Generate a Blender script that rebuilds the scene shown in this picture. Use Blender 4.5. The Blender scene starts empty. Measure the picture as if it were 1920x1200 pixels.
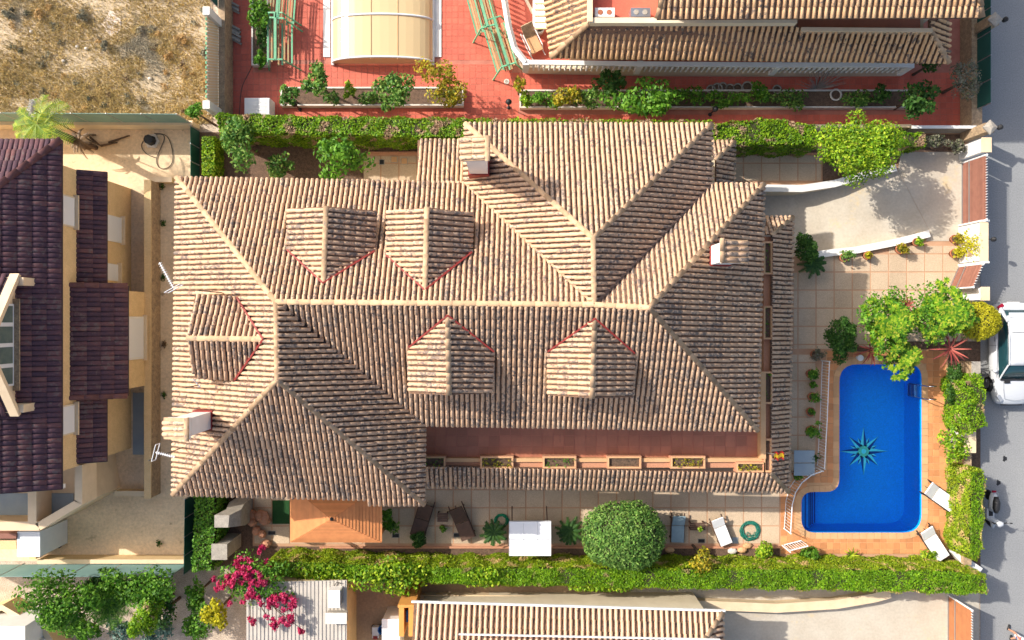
import bpy, math, random
import numpy as np
from mathutils import Vector, Matrix
from mathutils.geometry import tessellate_polygon

# ------------------------------------------------------------------ camera, world, sun, exposure
SC = bpy.context.scene
COL = SC.collection
HC = 36.0            # camera height above the ground, metres
S0 = 40.0            # photograph pixels per metre at ground level
cam_d = bpy.data.cameras.new('camera'); cam = bpy.data.objects.new('camera', cam_d); COL.objects.link(cam)
cam.location = (0, 0, HC); cam.rotation_euler = (0, 0, 0)
cam_d.sensor_width = 36.0; cam_d.lens = 36.0 * (HC * S0) / 1920.0
cam_d.clip_start = 0.5; cam_d.clip_end = 3000
SC.camera = cam
SUN_EL = math.radians(38.2)
SUN_AZ = Vector((-0.9, 0.435)).normalized()        # horizontal direction towards the sun
world = bpy.data.worlds.new('World'); SC.world = world; world.use_nodes = True
wn = world.node_tree.nodes; wl = world.node_tree.links
sky = wn.new('ShaderNodeTexSky'); sky.sky_type = 'NISHITA'; sky.sun_disc = False
sky.dust_density = 4.0; sky.ozone_density = 0.7; sky.sun_elevation = SUN_EL; sky.sun_rotation = math.atan2(SUN_AZ.x, SUN_AZ.y)
wl.new(sky.outputs[0], wn['Background'].inputs[0]); wn['Background'].inputs[1].default_value = 0.15
sun_d = bpy.data.lights.new('sun', 'SUN'); sun_d.energy = 3.9; sun_d.angle = math.radians(0.6); sun_d.color = (1.0, 0.94, 0.85)
sun = bpy.data.objects.new('sun', sun_d); COL.objects.link(sun)
sd = Vector((-SUN_AZ.x * math.cos(SUN_EL), -SUN_AZ.y * math.cos(SUN_EL), -math.sin(SUN_EL)))
sun.rotation_euler = sd.to_track_quat('-Z', 'Y').to_euler(); sun.location = (-30, 20, 40)
SC.view_settings.view_transform = 'Standard'; SC.view_settings.look = 'None'
SC.view_settings.exposure = 0.58; SC.view_settings.gamma = 1.0
SC.render.engine = 'CYCLES'; SC.cycles.max_bounces = 6; SC.cycles.transparent_max_bounces = 12
SC.cycles.use_denoising = True

# ------------------------------------------------------------------ helpers
R = random.Random(7); NR = np.random.default_rng(11)
def at(px, py, z=0.0):
    "the point at height z whose place in the plan is read off the aerial photograph"
    k = (HC - z) / HC / S0
    return Vector(((px - 960.0) * k, (600.0 - py) * k, z))
CAMP = Vector((0, 0, HC))
def plane_of(a, b, c):
    n = (b - a).cross(c - a).normalized()
    if n.z < 0: n = -n
    return (a.copy(), n)
def onp(px, py, pl):
    d = at(px, py) - CAMP
    t = (pl[0] - CAMP).dot(pl[1]) / d.dot(pl[1])
    return CAMP + d * t
def smooth_path(P, k=2):
    for _ in range(k):
        Q = [P[0]]
        for a, b in zip(P[:-1], P[1:]): Q += [a.lerp(b, .25), a.lerp(b, .75)]
        P = Q + [P[-1]]
    return P
def nz(v): return v.normalized()

BASE = {}
class MB:
    def __init__(s): s.v = []; s.f = []
    def poly(s, pts):
        b = len(s.v); s.v += [tuple(p) for p in pts]; s.f.append(tuple(range(b, b + len(pts)))); return s
    def hexa(s, lo, hi):
        b = len(s.v); n = len(lo)
        s.v += [tuple(p) for p in lo] + [tuple(p) for p in hi]
        s.f.append(tuple(b + i for i in reversed(range(n)))); s.f.append(tuple(b + n + i for i in range(n)))
        for i in range(n):
            j = (i + 1) % n; s.f.append((b + i, b + j, b + n + j, b + n + i))
        return s
    def prism(s, pts, z0, z1):
        P = [Vector(p) for p in pts]
        a = sum(P[i].x * P[(i + 1) % len(P)].y - P[(i + 1) % len(P)].x * P[i].y for i in range(len(P)))
        if a < 0: P.reverse()
        return s.hexa([(p.x, p.y, z0) for p in P], [(p.x, p.y, z1) for p in P])
    def box(s, c, size, rz=0.0, M=None):
        x, y, z = size[0] / 2, size[1] / 2, size[2] / 2
        T = Matrix.Translation(Vector(c)) @ (M if M is not None else Matrix.Rotation(rz, 4, 'Z'))
        lo = [T @ Vector(p) for p in ((-x, -y, -z), (x, -y, -z), (x, y, -z), (-x, y, -z))]
        hi = [T @ Vector(p) for p in ((-x, -y, z), (x, -y, z), (x, y, z), (-x, y, z))]
        return s.hexa(lo, hi)
    def bb(s, x0, x1, y0, y1, z0, z1):
        return s.box(((x0 + x1) / 2, (y0 + y1) / 2, (z0 + z1) / 2), (abs(x1 - x0), abs(y1 - y0), abs(z1 - z0)))
    def bar(s, a, b, w, h, up=Vector((0, 0, 1))):
        "rectangular bar from a to b"
        a = Vector(a); b = Vector(b); d = nz(b - a); u = d.cross(up)
        if u.length < 1e-4: u = d.cross(Vector((0, 1, 0)))
        u = nz(u) * w / 2; n = nz(u.cross(d)) * h / 2
        return s.hexa([a - u - n, a + u - n, a + u + n, a - u + n][::-1], [b - u - n, b + u - n, b + u + n, b - u + n][::-1])
    def tube(s, pts, r, n=6, cap=True):
        pts = [Vector(p) for p in pts]; rs = r if hasattr(r, '__len__') else [r] * len(pts)
        b = len(s.v); u = None
        for i, p in enumerate(pts):
            d = nz(pts[min(i + 1, len(pts) - 1)] - pts[max(i - 1, 0)])
            if u is None: u = d.cross(Vector((0, 0, 1)) if abs(d.z) < .9 else Vector((1, 0, 0)))
            else: u = u - d * u.dot(d)
            u = nz(u); w = d.cross(u)
            for k in range(n):
                a = 2 * math.pi * k / n; s.v.append(tuple(p + (u * math.cos(a) + w * math.sin(a)) * rs[i]))
        for i in range(len(pts) - 1):
            for k in range(n):
                j = (k + 1) % n; s.f.append((b + i * n + k, b + i * n + j, b + (i + 1) * n + j, b + (i + 1) * n + k))
        if cap:
            s.f.append(tuple(b + k for k in reversed(range(n)))); s.f.append(tuple(b + (len(pts) - 1) * n + k for k in range(n)))
        return s
    def lathe(s, c, prof, n=14, sx=1.0, sy=1.0):
        b = len(s.v); c = Vector(c)
        for (r, z) in prof:
            for k in range(n):
                a = 2 * math.pi * k / n; s.v.append((c.x + r * sx * math.cos(a), c.y + r * sy * math.sin(a), c.z + z))
        for i in range(len(prof) - 1):
            for k in range(n):
                j = (k + 1) % n; s.f.append((b + i * n + k, b + i * n + j, b + (i + 1) * n + j, b + (i + 1) * n + k))
        s.f.append(tuple(b + k for k in reversed(range(n)))); m = b + (len(prof) - 1) * n
        s.f.append(tuple(m + k for k in range(n))); return s
    def ell(s, c, r, n=12, m=8):
        prof = [(max(1e-3, math.sin(math.pi * i / m)), -math.cos(math.pi * i / m)) for i in range(m + 1)]
        b = len(s.v); s.lathe((0, 0, 0), prof, n)
        for i in range(b, len(s.v)):
            x, y, z = s.v[i]; s.v[i] = (c[0] + x * r[0], c[1] + y * r[1], c[2] + z * r[2])
        return s
    def np_add(s, V, F):
        b = len(s.v); s.v += [tuple(p) for p in V]; s.f += [tuple(int(i) + b for i in f) for f in F]; return s
    def mesh(s, name, off=(0, 0, 0)):
        me = bpy.data.meshes.new(name); V = np.asarray(s.v, dtype=float) - np.asarray(off); me.from_pydata(V.tolist(), [], s.f); me.update(); return me

def _obj(name, me, m, parent, smooth):
    if m is not None: me.materials.append(m)
    if smooth: me.polygons.foreach_set('use_smooth', [True] * len(me.polygons))
    o = bpy.data.objects.new(name, me); COL.objects.link(o)
    if parent is not None: o.parent = parent
    return o
def thing(name, label, cat, loc, group=None):
    o = bpy.data.objects.new(name, None); COL.objects.link(o); o.location = loc; o.empty_display_size = .2
    o['label'] = label; o['category'] = cat; o['kind'] = 'thing'
    if group: o['group'] = group
    BASE[o.name] = Vector(loc); return o
def part(parent, name, mb, m, smooth=False, kind=None, label=None):
    b = BASE[parent.name]
    o = _obj(name, mb.mesh(name, b), m, parent, smooth); BASE[o.name] = b
    if kind: o['kind'] = kind
    if label: o['label'] = label
    return o
def inst(parent, name, me, M):
    o = bpy.data.objects.new(name, me); COL.objects.link(o); o.parent = parent
    o.matrix_local = Matrix.Translation(-BASE[parent.name]) @ M; return o
def solo(name, label, cat, mb, m, group=None, smooth=False, kind=None):
    V = np.asarray(mb.v, dtype=float); b = Vector(((V[:, 0].min() + V[:, 0].max()) / 2, (V[:, 1].min() + V[:, 1].max()) / 2, V[:, 2].min()))
    o = _obj(name, mb.mesh(name, b), m, None, smooth); o.location = b
    if label: o['label'] = label
    if cat: o['category'] = cat
    if group: o['group'] = group
    if kind: o['kind'] = kind
    BASE[o.name] = b; return o
def struct(name, mb, m, label=None):
    o = _obj(name, mb.mesh(name), m, None, False); o['kind'] = 'structure'; BASE[o.name] = Vector((0, 0, 0))
    if label: o['label'] = label
    return o
def sheet_mb(outer, holes, z):
    rings = [[Vector((p[0], p[1], 0)) for p in outer]] + [[Vector((p[0], p[1], 0)) for p in h] for h in holes]
    flat = [p for r in rings for p in r]; mb = MB(); mb.v = [(p.x, p.y, z) for p in flat]
    for t in tessellate_polygon(rings):
        a, b, c = (flat[i] for i in t); mb.f.append(tuple(t) if (b - a).cross(c - a).z > 0 else tuple(reversed(t)))
    return mb
def pxs(pts, z=0.0): return [at(x, y, z) for x, y in pts]
def rnd_corner(pts, rad, n=6):
    "px outline with rounded corners; rad per corner in px"
    out = []
    for i, p in enumerate(pts):
        p = Vector(p); a = Vector(pts[i - 1]); b = Vector(pts[(i + 1) % len(pts)]); r = rad[i] if hasattr(rad, '__len__') else rad
        if r <= 0: out.append(tuple(p)); continue
        u = nz(a - p); w = nz(b - p)
        for k in range(n + 1):
            t = k / n; q0 = p + u * r; q2 = p + w * r
            out.append(tuple(q0 * (1 - t) ** 2 + p * (2 * t * (1 - t)) + q2 * t * t))
    return out
def pip(x, y, poly):
    c = False; n = len(poly)
    for i in range(n):
        x1, y1 = poly[i][0], poly[i][1]; x2, y2 = poly[i - 1][0], poly[i - 1][1]
        if (y1 > y) != (y2 > y) and x < (x2 - x1) * (y - y1) / (y2 - y1) + x1: c = not c
    return c

# ------------------------------------------------------------------ materials
def _new(name):
    m = bpy.data.materials.new(name); m.use_nodes = True; n = m.node_tree.nodes; l = m.node_tree.links
    return m, n, l, n['Principled BSDF']
def _ramp(n, stops):
    r = n.new('ShaderNodeValToRGB'); e = r.color_ramp.elements
    while len(e) > 1: e.remove(e[-1])
    e[0].position = stops[0][0]; e[0].color = (*stops[0][1], 1)
    for p, c in stops[1:]:
        x = e.new(p); x.color = (*c, 1)
    return r
def _rand(n, l):
    "a number for each piece: the same for an object of its own and for an island of a joined mesh"
    oi = n.new('ShaderNodeObjectInfo'); g = n.new('ShaderNodeNewGeometry')
    a = n.new('ShaderNodeMath'); a.operation = 'ADD'; f = n.new('ShaderNodeMath'); f.operation = 'FRACT'
    l.new(oi.outputs['Random'], a.inputs[0]); l.new(g.outputs['Random Per Island'], a.inputs[1]); l.new(a.outputs[0], f.inputs[0])
    return f.outputs[0], g.outputs['Position']
def _noise(n, l, pos, scale, detail=3, rough=.6):
    t = n.new('ShaderNodeTexNoise'); t.inputs['Scale'].default_value = scale; t.inputs['Detail'].default_value = detail; t.inputs['Roughness'].default_value = rough
    l.new(pos, t.inputs['Vector']); return t.outputs[0]
def _mix(n, l, fac, a, b, mode='MIX'):
    x = n.new('ShaderNodeMix'); x.data_type = 'RGBA'; x.blend_type = mode
    for s, v in ((0, fac), (6, a), (7, b)):
        if isinstance(v, (int, float)): x.inputs[s].default_value = v
        elif isinstance(v, tuple): x.inputs[s].default_value = (*v, 1)
        else: l.new(v, x.inputs[s])
    return x.outputs[2]
def mat(name, c1, c2=None, scale=3.0, rough=.8, piece=0.0, bump=0.0, bscale=30.0, metal=0.0, spec=.3, spots=None, fine=0.0):
    "principled; c1-c2 by noise; piece: spread between pieces; spots: (colour, scale, threshold) stains; fine: grain"
    m, n, l, b = _new(name); rv, pos = _rand(n, l)
    c2 = c2 or c1
    nr = n.new('ShaderNodeMapRange'); nr.inputs[1].default_value = .32; nr.inputs[2].default_value = .68
    l.new(_noise(n, l, pos, scale), nr.inputs[0])
    col = _mix(n, l, nr.outputs[0], c1, c2)
    if piece:
        mr = n.new('ShaderNodeMapRange'); mr.inputs[3].default_value = 1 - piece; mr.inputs[4].default_value = 1 + piece
        l.new(rv, mr.inputs[0]); col = _mix(n, l, 1.0, col, mr.outputs[0], 'MULTIPLY')
    if fine:
        mr = n.new('ShaderNodeMapRange'); mr.inputs[1].default_value = .3; mr.inputs[2].default_value = .7; mr.inputs[3].default_value = 1 - fine; mr.inputs[4].default_value = 1 + fine
        l.new(_noise(n, l, pos, bscale, 4, .7), mr.inputs[0]); col = _mix(n, l, 1.0, col, mr.outputs[0], 'MULTIPLY')
    if spots:
        mr = n.new('ShaderNodeMapRange'); mr.inputs[1].default_value = spots[2]; mr.inputs[2].default_value = spots[2] + .1
        l.new(_noise(n, l, pos, spots[1], 4, .7), mr.inputs[0]); col = _mix(n, l, mr.outputs[0], col, spots[0])
    l.new(col, b.inputs['Base Color']); b.inputs['Roughness'].default_value = rough; b.inputs['Metallic'].default_value = metal
    b.inputs['Specular IOR Level'].default_value = spec
    if bump:
        bp = n.new('ShaderNodeBump'); bp.inputs['Strength'].default_value = bump; bp.inputs['Distance'].default_value = .02
        l.new(_noise(n, l, pos, bscale, 4, .7), bp.inputs['Height']); l.new(bp.outputs[0], b.inputs['Normal'])
    return m
def leafmat(name, stops, dry=None, trans=.35, rough=.55):
    "leaf colour differs from leaf to leaf; dry: (colour, noise scale, threshold) withered patches"
    m, n, l, b = _new(name); rv, pos = _rand(n, l)
    rp = _ramp(n, stops); l.new(rv, rp.inputs[0]); col = rp.outputs[0]
    mr = n.new('ShaderNodeMapRange'); mr.inputs[1].default_value = .3; mr.inputs[2].default_value = .7; mr.inputs[3].default_value = .7; mr.inputs[4].default_value = 1.25
    l.new(_noise(n, l, pos, 2.2), mr.inputs[0]); col = _mix(n, l, 1.0, col, mr.outputs[0], 'MULTIPLY')
    if dry:
        d = n.new('ShaderNodeMapRange'); d.inputs[1].default_value = dry[2]; d.inputs[2].default_value = dry[2] + .07
        l.new(_noise(n, l, pos, dry[1], 3, .6), d.inputs[0]); col = _mix(n, l, d.outputs[0], col, dry[0])
    l.new(col, b.inputs['Base Color']); b.inputs['Roughness'].default_value = rough; b.inputs['Specular IOR Level'].default_value = .3
    tr = n.new('ShaderNodeBsdfTranslucent'); l.new(col, tr.inputs[0]); mx = n.new('ShaderNodeMixShader'); mx.inputs[0].default_value = trans
    l.new(b.outputs[0], mx.inputs[1]); l.new(tr.outputs[0], mx.inputs[2]); l.new(mx.outputs[0], n['Material Output'].inputs[0]); return m
def tilemat(name, cols, lichen, lth=.52, lscale=5.5):
    m, n, l, b = _new(name); rv, pos = _rand(n, l)
    rp = _ramp(n, cols); l.new(rv, rp.inputs[0])
    v = _mix(n, l, .35, rp.outputs[0], _ramp_noise(n, l, pos, 9, cols))
    d = n.new('ShaderNodeMapRange'); d.inputs[1].default_value = lth; d.inputs[2].default_value = lth + .13
    big = _noise(n, l, pos, .7, 3); sm = _noise(n, l, pos, lscale, 3, .65)
    s = n.new('ShaderNodeMath'); s.operation = 'MULTIPLY_ADD'; s.inputs[1].default_value = .42; l.new(big, s.inputs[0]); l.new(sm, s.inputs[2])
    s2 = n.new('ShaderNodeMath'); s2.operation = 'SUBTRACT'; s2.inputs[1].default_value = .21; l.new(s.outputs[0], s2.inputs[0])
    r2 = n.new('ShaderNodeMath'); r2.operation = 'MULTIPLY_ADD'; r2.inputs[1].default_value = .16; r2.inputs[2].default_value = -.08; l.new(rv, r2.inputs[0])
    s3 = n.new('ShaderNodeMath'); s3.operation = 'ADD'; l.new(s2.outputs[0], s3.inputs[0]); l.new(r2.outputs[0], s3.inputs[1])
    l.new(s3.outputs[0], d.inputs[0])
    fm = n.new('ShaderNodeMath'); fm.operation = 'MULTIPLY'; fm.inputs[1].default_value = .85; l.new(d.outputs[0], fm.inputs[0])
    v = _mix(n, l, fm.outputs[0], v, lichen)
    l.new(v, b.inputs['Base Color']); b.inputs['Roughness'].default_value = .85; b.inputs['Specular IOR Level'].default_value = .2
    bp = n.new('ShaderNodeBump'); bp.inputs['Strength'].default_value = .4; bp.inputs['Distance'].default_value = .02
    l.new(_noise(n, l, pos, 40, 3), bp.inputs['Height']); l.new(bp.outputs[0], b.inputs['Normal'])
    return m
def _ramp_noise(n, l, pos, scale, cols):
    r = _ramp(n, cols); mr = n.new('ShaderNodeMapRange'); mr.inputs[1].default_value = .3; mr.inputs[2].default_value = .7
    l.new(_noise(n, l, pos, scale), mr.inputs[0]); l.new(mr.outputs[0], r.inputs[0]); return r.outputs[0]
def glassmat(name, tint, alpha, rough=.08):
    "tinted pane: part see-through, part glossy"
    m, n, l, b = _new(name); b.inputs['Base Color'].default_value = (*tint, 1); b.inputs['Roughness'].default_value = rough; b.inputs['Specular IOR Level'].default_value = .6
    t = n.new('ShaderNodeBsdfTransparent'); t.inputs[0].default_value = (*[min(1, .35 + .65 * c / max(tint)) for c in tint], 1)
    mx = n.new('ShaderNodeMixShader'); mx.inputs[0].default_value = alpha
    l.new(t.outputs[0], mx.inputs[1]); l.new(b.outputs[0], mx.inputs[2]); l.new(mx.outputs[0], n['Material Output'].inputs[0]); return m

M = {}
M['tile'] = tilemat('clay_roof_tile', [(0, (.52, .32, .195)), (.3, (.64, .43, .28)), (.62, (.58, .375, .24)), (.93, (.69, .50, .345)), (.96, (.72, .43, .25)), (1, (.38, .27, .195))], (.14, .125, .12), .51, 8)
M['tile_n'] = tilemat('clay_roof_tile_neighbour', [(0, (.58, .34, .17)), (.5, (.70, .46, .26)), (1, (.66, .40, .22))], (.09, .085, .085), .55)
M['tile_s'] = tilemat('clay_roof_tile_new', [(0, (.62, .40, .25)), (.5, (.70, .48, .32)), (1, (.66, .44, .29))], (.16, .13, .11), .66)
M['tile_p'] = tilemat('purple_glazed_tile', [(0, (.06, .038, .055)), (.4, (.10, .055, .07)), (.75, (.14, .068, .075)), (1, (.21, .095, .085))], (.16, .12, .115), .57)
M['deck'] = mat('roof_underlay_clay', (.24, .13, .075), (.14, .085, .06), 6, .9, spots=((.06, .055, .055), 7, .52))
M['deck_p'] = mat('purple_underlay', (.04, .03, .045), (.06, .035, .045), 6, .8)
M['ridge'] = mat('mortared_ridge_tile', (.53, .35, .21), (.39, .265, .165), 5, .85, piece=.22, spots=((.18, .16, .15), 5, .6))
M['white'] = mat('white_render', (.78, .76, .72), (.70, .68, .64), 1.5, .85)
M['cream'] = mat('cream_render', (.72, .62, .46), (.64, .54, .39), 1.2, .85)
M['redp'] = mat('red_waterproof_paint', (.30, .038, .03), (.22, .03, .025), 4, .6)
M['brickw'] = mat('planter_brick', (.56, .27, .16), (.45, .22, .13), 14, .85)
M['soil'] = mat('dry_soil', (.16, .10, .065), (.07, .05, .035), 9, .95, bump=.6, fine=.4)
M['darksoil'] = mat('dark_bed_soil', (.17, .105, .07), (.10, .065, .045), 7, .95, bump=.6, fine=.5)
M['slab'] = mat('exposed_aggregate_slab', (.56, .43, .30), (.48, .365, .25), .8, .85, piece=.07, fine=.22, bscale=26, spec=.2)
M['joint'] = mat('terracotta_joint', (.52, .31, .19), (.45, .26, .155), 2, .85)
M['rtile'] = mat('red_floor_tile', (.60, .14, .085), (.51, .115, .075), .9, .6, piece=.09, fine=.1, bscale=12)
M['rjoint'] = mat('red_tile_joint', (.50, .20, .14), (.40, .14, .10), 2, .85)
M['ttile'] = mat('brown_terrace_tile', (.42, .16, .095), (.33, .13, .08), 1.2, .55, piece=.12)
M['ptile'] = mat('terracotta_pool_tile', (.62, .28, .115), (.55, .235, .095), 1.2, .7, piece=.2)
M['coping'] = mat('sandy_coping_stone', (.62, .37, .19), (.54, .31, .15), 1.5, .7, piece=.10)
M['mosaic'] = mat('blue_pool_mosaic', (.0, .335, .93), (.0, .305, .89), 5, .5, fine=.16, bscale=14)
M['turq'] = mat('turquoise_mosaic', (.16, .95, .93), (.10, .85, .86), 8, .5)
M['navy'] = mat('navy_mosaic', (.0, .05, .22), (.0, .06, .27), 8, .5)
M['greenm'] = mat('green_mosaic', (.14, .72, .42), (.10, .64, .46), 8, .5)
M['conc'] = mat('stamped_driveway_concrete', (.52, .47, .385), (.46, .40, .315), .9, .85, fine=.1, bscale=9, spots=((.56, .45, .28), .7, .6))
M['asph'] = mat('pale_street_asphalt', (.265, .27, .27), (.235, .24, .245), .35, .9, fine=.22, bscale=18, spots=((.20, .205, .21), .9, .64))
M['pave'] = mat('beige_stamped_paving', (.79, .61, .395), (.69, .51, .32), .8, .85, fine=.16, bscale=7, spots=((.36, .26, .16), 1.3, .62))
M['paveb'] = mat('brown_patio_paving', (.44, .30, .18), (.34, .235, .15), 1.1, .85, fine=.18, bscale=9)
M['gravel'] = mat('pebble_gravel', (.56, .46, .36), (.42, .335, .25), 2, .95, fine=.45, bscale=22, bump=.5)
M['field'] = mat('dry_field_earth', (.53, .425, .29), (.42, .33, .215), .9, .95, fine=.35, bscale=12, spots=((.60, .50, .38), .55, .62))
M['beige'] = mat('sandstone_facade_brick', (.76, .545, .285), (.69, .485, .245), 3, .85, fine=.12, bscale=18)
M['beiget'] = mat('cream_wall_coping', (.76, .59, .39), (.68, .52, .33), 2, .85)
M['stone'] = mat('rough_stone_wall', (.46, .33, .20), (.28, .20, .13), 5, .9, fine=.3, bscale=14, bump=.6)
M['grey'] = mat('weathered_grey_stone', (.40, .36, .30), (.30, .27, .23), 4, .9, fine=.2, bscale=18)
M['teal'] = mat('green_privacy_mesh', (.22, .36, .33), (.18, .31, .29), 1.2, .8)
M['dteal'] = mat('dark_green_mesh', (.015, .085, .07), (.02, .10, .085), 2, .8)
M['wood'] = mat('orange_stained_board', (.68, .27, .095), (.60, .225, .08), 4, .65, piece=.10)
M['brown'] = mat('dark_brown_wood', (.12, .065, .045), (.085, .05, .035), 6, .7, piece=.15)
M['gate'] = mat('red_brown_gate_slat', (.30, .135, .095), (.25, .11, .08), 4, .7, piece=.12)
M['gateo'] = mat('orange_brown_gate', (.42, .17, .07), (.36, .14, .06), 3, .7)
M['metal'] = mat('white_painted_metal', (.74, .74, .74), None, 3, .45)
M['steel'] = mat('stainless_steel', (.6, .6, .6), None, 3, .25, metal=1.0)
M['black'] = mat('black_plastic', (.018, .018, .02), (.028, .028, .03), 5, .5)
M['rubber'] = mat('tyre_rubber', (.016, .016, .017), None, 5, .85)
M['alum'] = mat('grey_aluminium', (.42, .44, .46), None, 3, .35, metal=.8)
M['green'] = mat('faded_green_paint', (.10, .36, .20), (.20, .42, .24), 4, .6, piece=.2)
M['oldwood'] = mat('faded_bench_slat', (.46, .22, .10), (.28, .30, .16), 8, .75, piece=.3)
M['canv'] = mat('white_canopy_cloth', (.78, .79, .80), (.72, .73, .75), 2, .75)
M['cush'] = mat('white_lounger_cloth', (.80, .79, .78), (.74, .73, .72), 6, .8)
M['cushb'] = mat('pale_blue_lounger_cloth', (.30, .40, .44), (.25, .34, .38), 6, .8)
M['clay'] = mat('terracotta_pot', (.42, .15, .075), (.35, .12, .06), 8, .8)
M['wpot'] = mat('whitewashed_pot', (.68, .64, .58), (.58, .53, .46), 6, .85)
M['bark'] = mat('brown_bark', (.14, .09, .06), (.08, .055, .04), 12, .95, bump=.5)
M['hose'] = mat('green_hose_rubber', (.015, .16, .115), (.02, .2, .14), 6, .5)
M['cable'] = mat('dark_cable', (.09, .08, .065), None, 3, .6)
M['carp'] = mat('white_car_paint', (.54, .56, .58), None, 3, .22, spec=.6)
M['cglass'] = mat('tinted_car_glass', (.012, .05, .06), (.01, .04, .05), 2, .05, spec=.8)
M['red'] = mat('red_lens', (.30, .01, .03), None, 3, .3)
M['lens'] = mat('headlamp_lens', (.35, .37, .40), None, 3, .1, spec=.8)
M['glass'] = mat('house_window_glass', (.10, .14, .13), (.15, .19, .16), 3, .06, spec=.8)  # base colour lightened to paint in the sky's reflection on the panes
M['poly'] = glassmat('yellowed_polycarbonate', (.72, .58, .33), .74, .14)
M['blue'] = mat('blue_plastic', (.02, .14, .42), None, 3, .4)
M['orange'] = mat('orange_plastic', (.70, .32, .08), (.62, .27, .07), 3, .6)
M['skin'] = mat('skin', (.48, .26, .17), None, 3, .6)
M['yellow'] = mat('yellow_cloth', (.75, .45, .02), None, 3, .8)
M['flagr'] = mat('red_cloth', (.55, .03, .02), None, 3, .8)
M['lblue'] = mat('pale_blue_painted_floor', (.30, .36, .39), (.25, .31, .35), 1.5, .6)
M['corr'] = mat('pale_corrugated_sheet', (.48, .44, .385), (.42, .385, .335), 2, .6, piece=.05)
M['turf'] = mat('artificial_turf', (.02, .075, .02), (.015, .06, .018), 8, .95, fine=.3)
G3 = lambda a, b, c: [(0, a), (.5, b), (1, c)]
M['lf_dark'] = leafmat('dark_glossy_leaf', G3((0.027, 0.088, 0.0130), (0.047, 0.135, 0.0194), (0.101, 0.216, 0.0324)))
M['lf_mid'] = leafmat('mid_green_leaf', G3((0.045, 0.150, 0.0144), (0.105, 0.270, 0.0180), (0.210, 0.405, 0.0360)))
M['lf_vivid'] = leafmat('vivid_lime_leaf', [(0, (.06, .17, .008)), (.4, (.17, .33, .01)), (.8, (.32, .47, .018)), (1, (.48, .56, .04))], trans=.28)
M['lf_lime'] = leafmat('lime_rosette_leaf', [(0, (.045, .16, .012)), (.45, (.15, .33, .014)), (.8, (.33, .47, .025)), (1, (.52, .52, .06))], trans=.28)
M['lf_yel'] = leafmat('yellowing_leaf', G3((0.125, 0.175, 0.0150), (0.350, 0.312, 0.0200), (0.562, 0.413, 0.0300)))
M['lf_gold'] = leafmat('golden_conifer_leaf', G3((0.325, 0.325, 0.0120), (0.500, 0.463, 0.0150), (0.650, 0.575, 0.0300)))
M['lf_citrus'] = leafmat('citrus_leaf', G3((0.038, 0.128, 0.0180), (0.105, 0.255, 0.0360), (0.300, 0.420, 0.0840)))
M['lf_blue'] = leafmat('blue_grey_needle', G3((0.084, 0.182, 0.1400), (0.168, 0.280, 0.2240), (0.252, 0.378, 0.3080)))
M['lf_palm'] = leafmat('pale_palm_leaf', G3((.09, .20, .012), (.22, .34, .018), (.42, .46, .03)), trans=.15)
M['lf_cyc'] = leafmat('cycad_leaf', G3((0.016, 0.058, 0.0125), (0.033, 0.098, 0.0156), (0.065, 0.143, 0.0208)), trans=.15)
M['lf_red'] = leafmat('red_cordyline_leaf', G3((.22, .035, .035), (.36, .07, .06), (.45, .14, .09)), trans=.2)
M['lf_pink'] = leafmat('magenta_bract', G3((.34, .008, .05), (.52, .02, .10), (.62, .07, .19)), trans=.3)
M['lf_hedge'] = leafmat('clipped_hedge_leaf', G3((0.085, 0.232, 0.0074), (0.186, 0.357, 0.0099), (0.341, 0.496, 0.0186)), dry=((0.527, 0.357, 0.2108), 1.5, .585))
M['lf_hedged'] = leafmat('clipped_hedge_leaf_patchy', G3((0.075, 0.210, 0.0072), (0.165, 0.315, 0.0096), (0.300, 0.450, 0.0144)), dry=((0.450, 0.300, 0.1860), 1.6, .545))
M['lf_hedgeg'] = leafmat('dry_streaked_hedge_leaf', G3((0.140, 0.266, 0.0090), (0.266, 0.378, 0.0134), (0.420, 0.490, 0.0224)), dry=((0.644, 0.476, 0.1904), 1.7, .55))
M['lf_hedgetop'] = leafmat('fresh_hedge_leaf', G3((.075, .20, .005), (.16, .33, .008), (.27, .44, .015)), dry=((.36, .30, .12), 1.3, .63))
M['lf_dead'] = leafmat('dead_frond', G3((.16, .10, .05), (.24, .15, .08), (.10, .065, .035)), trans=.1)
M['lf_grey'] = leafmat('grey_green_twig', G3((.12, .12, .08), (.20, .18, .13), (.10, .13, .05)), trans=.1)
M['straw'] = leafmat('dry_straw', [(0, (.42, .30, .11)), (.3, (.66, .50, .22)), (.55, (.55, .41, .16)), (.8, (.36, .29, .13)), (1, (.76, .60, .32))], dry=((.40, .36, .27), .5, .56), trans=.2)
M['straw2'] = leafmat('rusty_weed', G3((.50, .32, .12), (.60, .38, .15), (.44, .30, .13)), trans=.2)
M['plume'] = leafmat('pale_plume', G3((.62, .58, .56), (.70, .68, .66), (.55, .5, .48)), trans=.3)
M['lf_sage'] = leafmat('grey_sage_leaf', G3((.20, .19, .12), (.27, .25, .17), (.33, .30, .21)), trans=.15)
M['core'] = mat('foliage_shade_core', (.030, .035, .012), (.045, .04, .02), 6, .95)  # near-black colour stands in for the shade inside the foliage

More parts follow.
